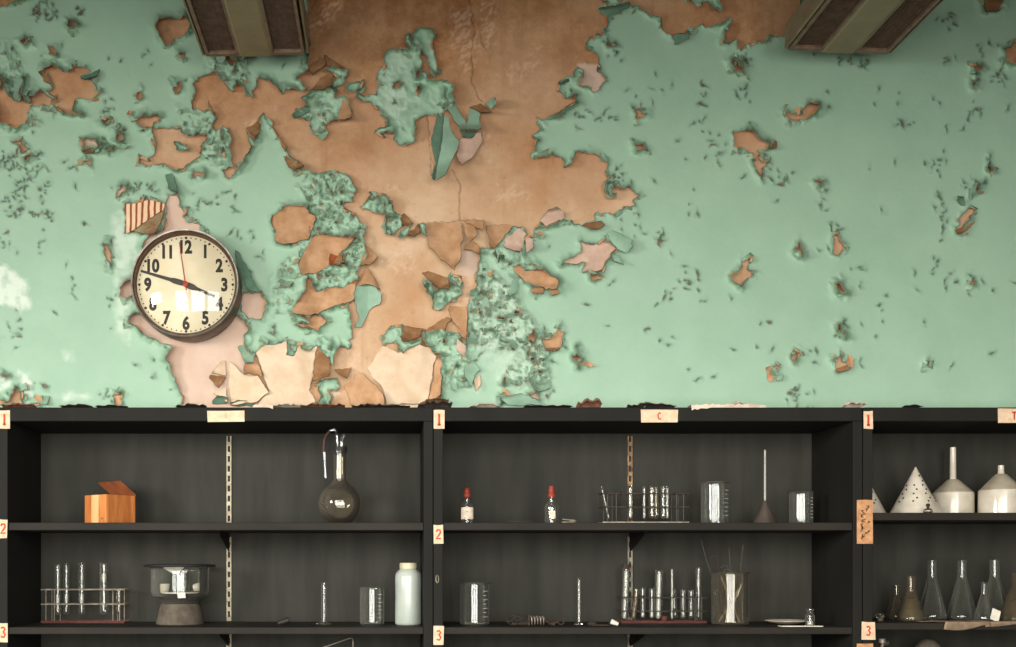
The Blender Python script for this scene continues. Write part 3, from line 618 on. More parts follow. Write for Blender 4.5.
o = film('paint_curls', cva[:, 0], cva[:, 1], cva[:, 2], cf, [M_flakegreen, M_tan], {}, .0012, wall)
o.modifiers['film'].offset = 0
o['kind'] = 'stuff'; o['label'] = 'small curls of paint along the torn edges'

def shards(n, front, back, seed, pick, base, tilt):
    r_ = random.Random(seed); vs, fs = [], []
    for k in range(n):
        j, i = pick[r_.randrange(len(pick))]
        u0, v0 = U[j, i] + r_.uniform(-.6, .6), V[j, i] + r_.uniform(-.6, .6)
        s_ = r_.uniform(2.4, 4.6) + 4.2 * r_.random() ** 3; asp = r_.uniform(.4, .9); th = r_.uniform(0, PI)
        dth = r_.gauss(PI / 2, 1.1); slope = r_.uniform(*tilt) * DW / FPX; fold = r_.uniform(-.5, .9) * DW / FPX; h0 = r_.uniform(*base)
        m_ = r_.choice((3, 4, 4, 5, 6)); b = len(vs); P = []
        for q in range(m_):
            an = 2 * PI * (q + r_.uniform(-.3, .3)) / m_; rr = s_ * r_.uniform(.65, 1.15)
            x, y = rr * math.cos(an), rr * asp * math.sin(an)
            P.append((x * math.cos(th) - y * math.sin(th), x * math.sin(th) + y * math.cos(th)))
        for x, y in P + [(0, 0)]:
            pr = x * math.cos(dth) + y * math.sin(dth); cs_ = -x * math.sin(dth) + y * math.cos(dth)
            vs.append((u0 + x, v0 + y, max(.0015, h0 + slope * pr + fold * abs(cs_))))
        for q in range(m_): fs.append((b + (q + 1) % m_, b + q, b + m_))
    A = np.array(vs)
    o = film('paint_curls', A[:, 0], A[:, 1], A[:, 2], fs, [front, back], {}, .001, wall)
    o.modifiers['film'].offset = 0; o.data.polygons.foreach_set('use_smooth', [False] * len(fs))
    o['kind'] = 'stuff'; o['label'] = 'crumpled paint shards'
pk = np.argwhere((CR > .45) & (V < 402))
pkw = np.argwhere((CR > .3) & (np.random.RandomState(4).rand(*CR.shape) < CR) & (V < 402) & (FB > .3))
na = int(CR[(CR > .3) & (FB > .3)].sum() * GS * GS / 32)
shards(int(na * .78), M_flakegreen, M_tan, 21, pkw, (.004, .024), (.3, 2.0))
shards(int(na * .14), M_darkgreen, M_tan, 22, pkw, (.004, .016), (.5, 2.2))
shards(int(na * .045), M_tan, M_flakegreen, 23, pkw, (.006, .018), (.2, 1.2))
pk2 = np.argwhere((FB > .5) & (FB < 6) & (V < 402) & (noise2(U / 22, V / 22, 91) > .52))
shards(260, M_flakegreen, M_tan, 24, pk2, (.005, .014), (.3, 1.4))
shards(60, M_tan, M_flakegreen, 25, pk2, (.006, .014), (.2, 1.2))
# ================================================================ wall clock
M_case = plain('clock_case_metal', '6b5f52', '4f3a2c', 25, .45, .4)
M_bezel = plain('clock_bezel_steel', '8f897d', '6e675c', 40, .4, .6)
M_inner = plain('clock_rim_rust', '7d5442', '5d3c30', 40, .6)
M_dial = plain('clock_dial_cream', 'e6dcc6', 'dccfb2', 10, .6)
M_black = plain('numeral_black', '2a2724', '332f2b', 30, .6)
M_hand = plain('hand_dark_grey', '45423d', '37342f', 60, .5)
M_second = plain('second_hand_red', 'b03a32', '97302a', 60, .5)
M_cglass = glass('clock_glass', 'fbfaf5', .0, edge=.0, ior=1.5)
M_scrap = plain('white_tape', 'f6f5f2', 'e6e4e0', 60, .6)

def text_mesh(txt, name, size, mat, parent, loc, rot=(PI / 2, 0, 0), sx=1.0, ext=.0006, off=0.0):
    cu = bpy.data.curves.new(name, 'FONT'); cu.body = txt; cu.size = size; cu.align_x = 'CENTER'; cu.align_y = 'CENTER'; cu.extrude = ext; cu.offset = off; cu.resolution_u = 4
    tmp = bpy.data.objects.new('tmp_text', cu); COL.objects.link(tmp)
    dg = bpy.context.evaluated_depsgraph_get(); dg.update()
    me = bpy.data.meshes.new_from_object(tmp.evaluated_get(dg)); me.name = name
    bpy.data.objects.remove(tmp); bpy.data.curves.remove(cu)
    me.materials.clear(); me.materials.append(mat)
    xs = [v.co.x for v in me.vertices]; ys = [v.co.y for v in me.vertices]
    cx, cy = (min(xs) + max(xs)) / 2, (min(ys) + max(ys)) / 2
    for v in me.vertices: v.co.x = (v.co.x - cx) * sx; v.co.y -= cy
    o = bpy.data.objects.new(name, me); COL.objects.link(o); o.parent = parent; o.location = loc; o.rotation_euler = rot
    return o

DC = 3.205
cx, cz = X(184.6, DC), Z(282.6, DC); yc = Y(DC); R = S(54, DC); u1 = S(1, DC)
ck = thing('wall_clock', 'round school wall clock with cream dial and black numerals hung on the peeling wall', 'clock', (cx, 0, cz))
RX = Matrix.Rotation(PI / 2, 4, 'X')   # lathe axis +z -> -y (towards the room)
dep = -yc
m = MB().lathe([(0, .004), (R * .97, .004), (R * .985, .02), (R * 1.0, .045), (R, dep - .012), (R * .985, dep - .006), (R * .93, dep - .006), (R * .93, dep - .028), (0, dep - .028)], 96, M=RX)
m.build('case', M_case, ck, smooth=True)
m = MB().lathe([(R * .985, dep - .008), (R * 1.004, dep - .003), (R * .995, dep + .002), (R * .968, dep + .001), (R * .965, dep - .008)], 96, M=RX)
m.build('bezel', M_bezel, ck, smooth=True)['label'] = 'bright steel bezel ring'
MB().lathe([(R * .967, dep - .006), (R * .955, dep - .001), (R * .925, dep - .018), (R * .918, dep - .024)], 96, M=RX).build('inner_rim', M_inner, ck, smooth=True)['label'] = 'rusty brown inner rim'
yd = -(dep - .024)
MB().lathe([(R * .935, dep - .030), (R * .935, dep - .024), (0, dep - .024)], 96, M=RX).build('dial', M_dial, ck)
mk = MB()
for k in range(60):
    a = 2 * PI * k / 60; rr = R * .872; big = k % 5 == 0
    r = .0042 if big else .0022
    mk.lathe([(r, 0), (r, .0006), (0, .0006)], 12, (rr * math.sin(a), yd, rr * math.cos(a)), M=RX)
mk.build('minute_dots', M_black, ck)
for n in range(1, 13):
    a = 2 * PI * n / 12; rr = R * (.715 if n not in (10, 11, 12) else .705)
    text_mesh(str(n), 'numeral', .055, M_black, ck, (rr * math.sin(a), yd - .0006, rr * math.cos(a)), sx=.80, off=.0025)
def hand(tip, tail, w0, w1, name, mat, y, bulge=0):
    tx, tz = tip; ang = math.atan2(tx, tz); Lh = math.hypot(tx, tz)
    prof = [(-w0 * .8, -tail), (-w0, 0), (-w0 - bulge, Lh * .08), (-w0 - bulge, Lh * .26), (-w0, Lh * .34), (-w1, Lh), (w1, Lh), (w0, Lh * .34), (w0 + bulge, Lh * .26), (w0 + bulge, Lh * .08), (w0, 0), (w0 * .8, -tail)]
    c, s = math.cos(ang), math.sin(ang)
    MB().prism([(a * c + b * s, -a * s + b * c) for a, b in prof], y, y - .0015).build(name, mat, ck)
hand((S(29, DC), -S(12.2, DC)), .008, .0058, .0036, 'hour_hand', M_hand, yd - .004, .0035)
hand((-S(45, DC), S(13.2, DC)), .008, .0056, .0034, 'minute_hand', M_hand, yd - .007, .003)
hand((-S(6.2, DC), S(42, DC)), S(14.5, DC), .0016, .0010, 'second_hand', M_second, yd - .010)
MB().lathe([(.0085, 0), (.0085, .011), (.005, .0125), (0, .0125)], 24, (0, yd, 0), M=RX).build('hub', M_second, ck, smooth=True)
# domed glass
Rg = R * .962; sag = .038; Rs = (Rg * Rg + sag * sag) / (2 * sag)
prof = []
for k in range(13):
    r = Rg * (1 - k / 12); prof.append((r, dep - .004 + math.sqrt(Rs * Rs - r * r) - (Rs - sag)))
MB().lathe(prof, 64, M=RX).build('glass', M_cglass, ck, smooth=True)

# ================================================================ ceiling lights (switched off)
M_hous = plain('fixture_enamel', '85755a', '6f604a', 12, .5)
M_pan = plain('fixture_panel', '8c7d5f', '7c6e53', 8, .5)
M_lou = plain('louver_brown', '5b4636', '463528', 40, .5)
M_rail = plain('fixture_rail', '7d6753', '654f40', 30, .45)
def fixture(pxl_, pxr_, pyl, pyr, label, D=3.12, hgt=.072, Lf=1.25):
    x0, x1, z0, z1 = X(pxl_, D), X(pxr_, D), Z(pyl, D), Z(pyr, D)
    W = math.hypot(x1 - x0, z1 - z0); roll = -math.atan2(z1 - z0, x1 - x0)
    t = thing('ceiling_light', label, 'ceiling light', (x0, Y(D), z0), (0, roll, 0), 'switched off strip lights hanging near the ceiling')
    a, b = W * .06, W * .335; c, d = W * .665, W * .94
    h = MB()   # profile extruded towards the room
    def ext(poly): h.prism(poly, 0, -Lf)
    ext([(0, 0), (.006, -.002), (.006, hgt), (0, hgt)]); ext([(W - .006, -.002), (W, 0), (W, hgt), (W - .006, hgt)]); ext([(0, hgt), (W, hgt), (W * .8, hgt + .03), (W * .2, hgt + .03)])
    h.box(.006, W - .006, -.004, 0, .0, hgt)
    h.build('housing', M_hous, t)
    MB().prism([(b + .002, .012), (c - .002, .012), (c - .002, -.004), (c - .012, -.008), (b + .012, -.008), (b + .002, -.004)], 0, -Lf).build('center_panel', M_pan, t)
    for (p, q) in ((a, b), (c, d)):
        g = MB()
        n = int((Lf - .05) / .0095)
        for k in range(n): g.box(p + .004, q - .004, -.025 - k * .0095 - .0014, -.025 - k * .0095, .001, .016)
        for k in range(1, 6):
            xx = p + (q - p) * k / 6; g.box(xx - .0006, xx + .0006, -Lf + .02, -.022, .002, .015)
        g.box(p, q, -Lf, 0, .03, .034)
        o = g.build('louver', M_lou, t); o['label'] = 'dark brown grid louver'
        r = MB(); r.box(p - .008, p + .003, -Lf, 0, -.005, .014).box(q - .003, q + .006, -Lf, 0, -.005, .014).box(p + .003, q - .003, -.018, 0, -.006, .014)
        r.build('louver_rail', M_rail, t, bevel=.001)
    for yy in (-.25, -1.0):
        MB().tube([(W / 2, yy, hgt + .02), (W / 2 + (math.sin(roll)) * .0, yy, RZ1 - z0 - .004)], .009, 12).build('hanger_rod', M_rail, t)
    return t
fixture(202.3, 309, 55, 52.5, 'old strip light with two brown louvers above the wall clock')
fixture(784.6, 891.5, 48.2, 53, 'old strip light with two brown louvers in the upper right corner')

# ================================================================ shelving
P_ = .001
z1s, z2s = Z(522.5, DF), Z(627.4, DF)
u3a, u3b = Z(512.6, DF), Z(623, DF)
TH1, TH2 = S(7.8, DF), S(7, DF)
ztop, zrail = Z(407.3, DF), Z(421.2, DF)
yF, yB = Y(DF), Y(DB)
STROKES = {'1': [[(-.12, .62), (.02, .8), (.02, -.8)], [(-.25, -.8), (.3, -.8)]], '2': [[(-.45, .45), (-.2, .8), (.3, .75), (.42, .35), (.1, -.15), (-.45, -.75), (.5, -.7)]],
 '3': [[(-.4, .7), (.1, .85), (.38, .5), (.05, .12), (.4, -.3), (.15, -.8), (-.42, -.65)]], 'C': [[(.42, .55), (.1, .8), (-.3, .5), (-.4, 0), (-.25, -.55), (.1, -.75), (.45, -.5)]],
 'B': [[(-.3, -.7), (-.3, .7), (.15, .65), (.2, .2), (-.2, .05), (.3, -.2), (.2, -.65), (-.3, -.7)]], 'T': [[(-.55, .7), (.55, .7)], [(0, .7), (0, -.75)]]}
def label_card(box, ch, parent, pl, mat=None, ink=None, sc=1.0, w=None, txt=None):
    """a paper card on the shelf front; box = px x0,x1,y0,y1"""
    x0, x1, a, b = box; X0, X1, Z0, Z1 = X(x0, DF), X(x1, DF), Z(b, DF), Z(a, DF)
    ox, oy, oz = parent.location
    c = MB(); y = yF - .0006
    jit = lambda: random.uniform(-.0012, .0012)
    c.prism([(X0 + jit() - ox, Z0 + jit() - oz), (X1 + jit() - ox, Z0 + jit() - oz), (X1 + jit() - ox, Z1 + jit() - oz), ((X0 + X1) / 2 - ox, Z1 + jit() - oz), (X0 + jit() - ox, Z1 + jit() - oz)], y - oy, y - .0008 - oy)
    lab = c.build('label_card', mat or M_paper, parent); lab['label'] = pl
    n = MB(); mx, mz = (X0 + X1) / 2 - ox, (Z0 + Z1) / 2 - oz; hs = (Z1 - Z0) * .36 * sc; ws = hs * .85
    for st in txt or STROKES[ch]: n.ribbon([(mx + q[0] * ws, mz + q[1] * hs) for q in st], w or hs * .3, y - .0008 - oy)
    n.build('handwriting', ink or M_red, lab)
    return lab
def scribble(seed, n):
    r = random.Random(seed); out = []
    for k in range(n):
        cx_ = r.uniform(-.33, .33); cy_ = -1.15 + 2.3 * k / n; p = []
        for q in range(5): p.append((cx_ + r.uniform(-.16, .16), cy_ + r.uniform(-.14, .14)))
        out.append(p)
    return out
def unit(px0, px1, label, sa, sb, strip_px, strip_mat, right_post=True):
    x0, x1 = X(px0, DF), X(px1, DF); T = S(9.3, DF)
    t = thing('shelving_unit', label, 'shelving unit', ((x0 + x1) / 2, yF, 0), group='open lab shelving units along the wall')
    ox, oy = (x0 + x1) / 2, yF
    def B(name, a, b, y0, y1, c, d, mat, **k): return MB().box(a - ox, b - ox, y0 - oy, y1 - oy, c, d).build(name, mat, t, **k)
    B('side_panel', x0, x0 + T, yF, yB, 0, ztop - .041 * 0 - S(14, DF), M_shelf, bevel=.0015)
    B('side_panel', x1 - T, x1, yF, yB, 0, ztop - S(14, DF), M_shelf, bevel=.0015)
    B('top_board', x0, x1, yF, yB, zrail, ztop, M_shelf, bevel=.0025)
    B('back_panel', x0 + .002, x1 - .002, yB, yB + .012, .05, ztop - .002, M_back)
    hs = [(sa, TH1), (sb, TH2)] + [(sb - .305 * k, TH2) for k in range(1, 5)]
    for z, th in hs: B('shelf', x0 + T + .0005, x1 - T - .0005, yF + .004, yB - .0005, z - th, z, M_shelfboard, bevel=.002)
    if strip_px:
        D = DB - .004; w = S(2.4, D); xc = X(strip_px, D)
        zs = [zrail - .012] + [z for z, th in hs]
        for i in range(3):
            za, zb = hs[i][0] + .002, (zrail - .008 if i == 0 else hs[i - 1][0] - hs[i - 1][1] - .012)
            mm = MB(); yy = Y(DB) - .004
            for sg in (-1, 1): mm.box(xc + sg * (w - .0019) - .0019 - ox, xc + sg * (w - .0019) + .0019 - ox, yy - .002 - oy, yB - oy, za, zb)
            k = 0; z = za
            while z < zb:
                mm.box(xc - w + .0038 - ox, xc + w - .0038 - ox, yy - .002 - oy, yy - oy, z, min(z + .013, zb)); z += S(9.9, D)
            o = mm.build('slotted_strip', strip_mat[min(i, len(strip_mat) - 1)], t); o['label'] = 'slotted metal shelf strip'
        for z, th in hs[:2]:
            bz = z - th; mm = MB()
            pr = [(yB - .001 - oy, bz - .06), (yB - .001 - oy, bz), (yF + .10 - oy, bz), (yF + .10 - oy, bz - .010)]
            vs = [(xc - .0015 - ox, a, b) for a, b in pr] + [(xc + .0015 - ox, a, b) for a, b in pr]
            mm.add(vs, [(0, 1, 2, 3), (7, 6, 5, 4)] + [(i, i + 4, (i + 1) % 4 + 4, (i + 1) % 4) for i in range(4)])
            mm.build('shelf_bracket', M_shelf, t)
    return t
UA = unit(-1.8, 432.9, 'leftmost black shelving unit, under the clock, holding the wooden box', z1s, z2s, 229, (M_strip,))
UB = unit(433.6, 862.4, 'middle black shelving unit with the two red bulb dropper bottles', z1s, z2s, 630, (M_ruststrip, M_steelstrip))
UC = unit(863.3, 1296, 'rightmost black shelving unit holding white cones and funnels', u3a, u3b, 1075, (M_strip,))
for o in (UA, UB, UC): pass
label_card((-1, 10, 410.2, 428.4), '1', UA, 'worn paper card marked 1')
label_card((-1, 7.4, 519.5, 538), '2', UA, 'paper card marked 2', sc=.9)
label_card((-1, 7.5, 623, 642), '3', UA, 'paper card marked 3', sc=.9)
label_card((207.5, 244.5, 410.6, 421.8), 'B', UA, 'paper card with faded letter', ink=M_faint, sc=.7)
label_card((433.5, 444.6, 410, 428.8), '1', UB, 'paper card marked 1')
label_card((433.6, 443.2, 525, 543.8), '2', UB, 'paper card marked 2', sc=.85)
label_card((433.6, 443.8, 626, 645), '3', UB, 'paper card marked 3', sc=.85)
label_card((641, 677.6, 409.8, 422.6), 'C', UB, 'paper card marked C', sc=.95)
label_card((863.4, 872.6, 411, 429), '1', UC, 'paper card marked 1', ink=M_red)
label_card((857, 872.6, 500, 543.4), '1', UB, 'long brown paper label with dark handwriting', M_brownpaper, M_ink, txt=scribble(4, 15), w=.0023, sc=.9)
label_card((861.3, 875, 622, 640), '3', UC, 'paper card with red scrawl', sc=.85)
label_card((857, 873, 643.5, 668), '1', UC, 'brown paper label', M_brownpaper, M_ink, txt=scribble(9, 5), w=.0016, sc=.9)
label_card((998, 1030, 408.8, 423), 'T', UC, 'paper card marked T')
# small key plate on the post
k = MB(); k.tube([(X(437.3, DF) - UB.location.x + .004 * math.cos(a), yF - .0015 - UB.location.y, Z(579, DF) + .011 * math.sin(a)) for a in [2 * PI * i / 16 for i in range(16)]], .0016, 6, closed=True)
k.build('keyhole_plate', M_steelstrip, UB)
# ================================================================ things on the shelves
G_clear = glass('lab_glass', 'f9faf8', .010, 'c4c0b4', .26)
G_dusty = glass('dusty_glass', 'f8f6f0', .016, 'b0a698', .22, .04)
G_flask = glass('dusty_flask_glass', 'faf8f2', .028, 'a89c8c', .26, .04, 1.5)
G_brown = glass('stained_glass', 'e8e2d6', .09, '857a66', .4, .08)
M_por = plain('porcelain', 'cdc3b2', 'b5a995', 15, .16, 0, .6)
M_porraw = plain('unglazed_cone', 'a99c87', '857966', 14, .7)
M_dust = plain('dusty_stoneware', '61574a', '4a4137', 40, .85)
M_rubber = plain('black_rubber', '1d1a17', '26211d', 50, .6)
M_redrub = plain('red_rubber_bulb', '9c3a24', '7a2a1a', 50, .55)
M_wire = plain('dull_wire', 'a89f8f', '75675a', 70, .45, .3)
M_dwire = plain('dark_wire', '4d463d', '362c24', 70, .5, .3)
M_rwire = plain('rusty_tray', '5a291d', '351b14', 50, .7)
M_white = plain('white_plastic', 'd9dcd4', 'c4c8be', 12, .4)
M_milk = plain('milky_plastic', 'adb2a7', '9aa197', 9, .22, 0, .5)
M_neck = plain('yellowed_plastic', 'c9c2a4', 'b3a988', 12, .4)
M_wpap = plain('white_paper', 'e9e2d4', 'd6cbb6', 40, .8)
M_kraft = plain('old_brown_paper', '937d64', '6f5a45', 25, .85)
M_whiteglint = plain('white_glass_glint', 'b3afa4', '97938a', 80, .8)  # stem white, reused for highlights painted inside the glass
M_tubing = plain('old_rubber_tubing', '4a2c20', '352018', 50, .6)
M_wood1 = plain('pine_board', 'd58a4c', 'b86c34', 14, .6, stretch=(6, 6, .6))
M_wood2 = plain('pale_pine_board', 'e2bb86', 'd3a469', 14, .6, stretch=(6, 6, .6))
M_wood3 = plain('orange_board', 'c47a3e', 'a9602c', 14, .6, stretch=(6, 6, .6))
M_woodlid = plain('dark_wood_lid', '8a4c2a', '6d3a20', 14, .6, stretch=(1, 5, 1))
M_label = plain('bottle_label', 'e8d9c6', 'd3bfa8', 60, .8)
M_etch = plain('white_graduation', 'd8d5cc', 'c6c2b8', 60, .7)
M_cone = plain('smoked_glass_funnel', '4b4038', '3a312a', 20, .5)
M_rustm = plain('rusted_iron', '3f2b21', '2a1d17', 60, .8)
M_darkmess = plain('charred_debris', '2a2522', '3b322b', 60, .85)

ZS = {'A1': z1s, 'A2': z2s, 'C1': u3a, 'C2': u3b}
def pos(px, sh, D=3.15): return (X(px, D), Y(D), ZS[sh] + .0003)
def H(py, sh, D=3.15): return Z(py, D) - ZS[sh]
def shell(o, t=.0018):
    """outer profile (r,z) -> closed thin wall: outer up, inner down"""
    oo = [o[0]]
    for (r0, z0), (r1, z1) in zip(o, o[1:]):
        L = math.hypot(r1 - r0, z1 - z0)
        if L > .012:
            for f_ in (.002 / L, 1 - .002 / L): oo.append((r0 + (r1 - r0) * f_, z0 + (z1 - z0) * f_))
        oo.append((r1, z1))
    o = oo
    inn = [(max(r - t, 0), z + (t * 1.5 if i == 0 or r == 0 else 0)) for i, (r, z) in enumerate(o)]
    return o + inn[::-1]
def arc(r, z, a0, a1, n, rx=None):
    rx = rx or r
    return [(max(0, rx * math.cos(a0 + (a1 - a0) * k / n)), z + r * math.sin(a0 + (a1 - a0) * k / n)) for k in range(n + 1)]

# ---- beakers
def beaker(px, w, top, sh, label, D=3.15, spout=1, mat=None, marks=True, group='glass beakers', white=None):
    r = S(w / 2, D); h = H(top, sh, D)
    t = thing('beaker', label, 'beaker', pos(px, sh, D), group=group)
    prof = shell([(0, 0), (r * .86, 0), (r * .95, .003), (r * .97, .008), (r * .97, h - .006), (r * 1.0, h - .002), (r * 1.06, h)])
    m = MB().lathe(prof, 48)
    sx = spout
    m.v = [(x + (sx * .007 * max(0, 1 - (y / (r * .35)) ** 2) if z > h - .004 and x * sx > r * .9 else 0), y, z) for x, y, z in m.v]
    m.build('glass_body', mat or G_clear, t, smooth=True)
    if marks:
        g = MB(); n = 7
        for k in range(n):
            z = h * (.2 + .6 * k / (n - 1)); a0 = -PI / 2 + .55; a1 = a0 + (.42 if k % 2 == 0 else .25)
            p = [(r * .985 * math.cos(a0 + (a1 - a0) * q / 4), r * .985 * math.sin(a0 + (a1 - a0) * q / 4), z) for q in range(5)]
            g.tube(p, .0007, 4)
        g.build('graduation', M_etch, t)
    return t
beaker(714.5, 27, 482.5, 'A1', 'taller beaker in the middle compartment, top shelf, left of the dark upturned funnel')
beaker(801, 23, 492, 'A1', 'short graduated beaker at the right end of the middle top shelf', spout=-1)
beaker(372, 25, 587, 'A2', 'graduated beaker beside the milky plastic bottle', D=3.14)
beaker(474.5, 30, 582.5, 'A2', 'large beaker alone at the left end of the middle lower shelf', D=3.12)
bk = beaker(730, 37, 572, 'A2', 'wide beaker crammed with glass rods and wires', D=3.13, mat=G_dusty, marks=False)
# rods in the wide beaker
bx, by, bz = pos(730, 'A2', 3.13)
R_ = random.Random(5)
rods = [(-12, -4, 570, M_dwire, 'dark wire'), (-8, 10, 582, G_clear, 'clear glass rod'), (-3, -6, 576, G_clear, 'clear glass rod'), (2, 4, 574, G_clear, 'clear glass rod'), (10, -9, 577, M_kraft, 'brown wooden stick'), (12, -2, 566, M_dwire, 'dark wire'), (6, 13, 568, M_rustm, 'rusty wire'), (-10, 14, 584, M_kraft, 'brown wooden stick'), (0, 6, 580, G_clear, 'clear glass rod'), (-5, -26, 540, M_dwire, 'thin long wire'), (3, -2, 548, M_dwire, 'thin long wire'), (8, 17, 545, M_dwire, 'thin long wire'), (-8, -14, 556, M_rustm, 'rusty wire')]
where = {-12: 'steepest at the far left', -4: '', }
for i, (b0, t0, ty, mt, nm) in enumerate(rods):
    h = H(ty, 'A2', 3.13); yy = [-.033, -.024, -.0275, -.0055, .0, .0055, .011, .0165, .0225, .028, -.0095, .0335, -.015][i]
    lim = math.sqrt(S(16, 3.13) ** 2 - yy * yy); fx = max(-lim, min(lim, S(b0, 3.13)))
    p0 = Vector((bx + fx * .95, by + yy, bz + .0065)); t1 = S(t0, 3.13) if ty < 560 else max(-lim, min(lim, S(t0, 3.13))); p1 = Vector((bx + t1, by + yy, bz + h))
    ww = .0026 if 'rod' in nm or 'stick' in nm else .0011
    pp = [p0.lerp(p1, k / 8) + Vector((0, 0, 0)) for k in range(9)]
    if 'wire' in nm:
        pp[4] += Vector((.003, 0, 0)); pp[5] += Vector((.004, 0, 0))
        if 'thin' not in nm: pp += [p1 + Vector((.012 if t0 > 0 else -.012, 0, .002)), p1 + Vector((.02 if t0 > 0 else -.02, 0, -.006))]
    o = MB().tube(pp, ww, 8).build('glass_rod' if 'rod' in nm else ('wooden_stick' if 'stick' in nm else 'wire'), mt, smooth=True)
    side = 'leaning left' if t0 < b0 - 2 else ('leaning right' if t0 > b0 + 2 else 'almost upright')
    lab = {0: 'dark hooked wire leaning against the left rim of the wide beaker', 1: 'clear glass rod leaning right from the left side of the wide beaker', 2: 'clear glass rod just left of the middle in the wide beaker', 3: 'clear glass rod nearly upright in the middle of the wide beaker', 4: 'brown stick crossing leftwards inside the wide beaker', 5: 'dark hooked wire bending left out of the wide beaker', 6: 'rusty hooked wire over the right rim of the wide beaker', 7: 'brown stick crossing rightwards inside the wide beaker', 8: 'shortest clear glass rod in the wide beaker, leaning slightly right', 9: 'long thin wire reaching far up left from the wide beaker', 10: 'long thin wire rising straight up from the wide beaker', 11: 'long thin wire reaching far up right from the wide beaker', 12: 'rusty hooked wire over the left rim of the wide beaker'}[i]
    tag(o, lab, 'rod' if 'wire' not in nm else 'wire', 'rods and wires in the wide beaker')

# ---- wooden box
D = 3.07; a = S(35.6, D)
t = thing('wooden_box', 'small orange wooden box with its lid half open on the top left shelf', 'box', pos(106.5, 'A1', D), (0, 0, 0))
hb_ = H(494.3, 'A1', D); al = math.radians(38)
dL = Vector((-math.cos(al), math.sin(al), 0)); dR = Vector((math.sin(al), math.cos(al), 0))
def slab(m, o, e1, th, h0, h1):
    o = Vector(o); n = th
    c = [o, o + e1, o + e1 + n, o + n]
    vs = [(p.x, p.y, h0) for p in c] + [(p.x, p.y, h1) for p in c]
    return m.add(vs, [(0, 3, 2, 1), (4, 5, 6, 7), (0, 1, 5, 4), (1, 2, 6, 5), (2, 3, 7, 6), (3, 0, 4, 7)])
w = .007
segs = [(0, .36, M_wood1, ), (.36, .69, M_wood2), (.69, 1, M_wood3)]
for s0, s1, mt in segs:
    slab(MB(), dL * a * s0, dL * a * (s1 - s0), dR * w, 0, hb_).build('front_board', mt, t)
slab(MB(), dR * w, dR * (a * .86 - w), dL * w, 0, hb_).build('side_board', M_wood3, t)
slab(MB(), dR * a * .86, dR * (a * .14), dL * w, 0, hb_).build('side_board', M_wood1, t)
slab(MB(), dL * a + dR * w, dR * (a - w), -dL * w, 0, hb_).build('side_board', M_wood3, t)
slab(MB(), dR * a + dL * w, dL * (a - 2 * w), -dR * w, 0, hb_).build('back_board', M_wood1, t)
slab(MB(), dR * w + dL * w, dL * (a - 2 * w), dR * (a - 2 * w), 0, .006).build('bottom_board', M_wood1, t)
ph = math.radians(32); hin = dR * a; ll = a * .8
e = -dR * math.cos(ph) + Vector((0, 0, math.sin(ph)))
# lid hinged along the right-hand back edge
hin0 = dR * a; edge = dL * a
e = dL * 0 - dR * ll * math.cos(ph) + Vector((0, 0, ll * math.sin(ph)))
e = (dL * a * .72 * math.cos(ph)) * .62 + (-dR * ll * .35) + Vector((0, 0, ll * math.sin(ph)))
n = edge.cross(e).normalized() * .005
p = [hin0 + Vector((0, 0, hb_)), hin0 + edge + Vector((0, 0, hb_)), hin0 + edge + e + Vector((0, 0, hb_)), hin0 + e + Vector((0, 0, hb_))]
vs = p + [q + n for q in p]
MB().add(vs, [(0, 1, 2, 3), (7, 6, 5, 4), (0, 4, 5, 1), (1, 5, 6, 2), (2, 6, 7, 3), (3, 7, 4, 0)]).build('lid', M_woodlid, t)['label'] = 'dark reddish wooden lid'
MB().lathe([(.0022, 0), (.0022, .001), (0, .001)], 10, tuple(dL * a * .2 + Vector((0, 0, hb_ * .17)) + Vector((0, -.0005, 0))), M=RX).build('nail_hole', M_rubber, t)

# ---- round flask
D = 3.16; r = S(21.5, D); rn = S(6.3, D)
t = thing('round_flask', 'large round-bottomed flask with black stopper and bent glass tubes', 'flask', pos(340, 'A1', D))
hn = H(452, 'A1', D); zc_ = r * .955
a1 = math.asin(min(1, (rn) / r)); 
prof = [(0, zc_ - r), (r * .1, zc_ - r * .99)] + arc(r, zc_, -1.35, PI / 2 - a1 - .25, 18)
prof += [(rn * 1.35, zc_ + r * .99), (rn, zc_ + r * 1.15), (rn, hn - .004), (rn * 1.18, hn - .002), (rn * 1.18, hn)]
prof = [(max(0, q), max(z, 0.0)) for q, z in prof]
MB().lathe(shell(prof), 48).build('glass_body', G_flask, t, smooth=True)
MB().lathe([(0, hn - .012), (rn * .85, hn - .012), (rn * 1.12, hn + .001), (rn * 1.15, hn + .004), (rn * 1.1, hn + .016), (0, hn + .016)], 32).build('stopper', M_rubber, t, smooth=True)
def q(px, py, dy=0): return Vector((X(px, D) - X(340, D), dy, Z(py, D) - ZS['A1']))
MB().tube([q(337.5, 480), q(337.5, 447), q(337, 436), q(336, 431.5), q(334, 430), q(331, 430.2), q(328, 433)], S(1.1, D), 8).build('bent_tube', G_clear, t, smooth=True)
MB().tube([q(330, 430.8), q(326.5, 435), q(324.2, 440), q(323.8, 452)], S(1.6, D), 10).build('rubber_hose', M_tubing, t, smooth=True)
MB().tube([q(324, 447), q(324.6, 462), q(325.6, 478)], S(1.0, D), 8).build('bent_tube', G_clear, t, smooth=True)
MB().tube([q(341.5, 452), q(341.5, 440), q(342.3, 436.5), q(345.5, 434.5)], S(1.1, D), 8).build('bent_tube', G_clear, t, smooth=True)
MB().lathe([(S(1.7, D), hn - S(29, D)), (S(1.7, D), hn - .013)], 16, (-.001, -.002, 0)).build('neck_glint', M_whiteglint, t, smooth=True)['label'] = 'painted white reflection inside the neck'  # bright neck reflection built as a pale tube

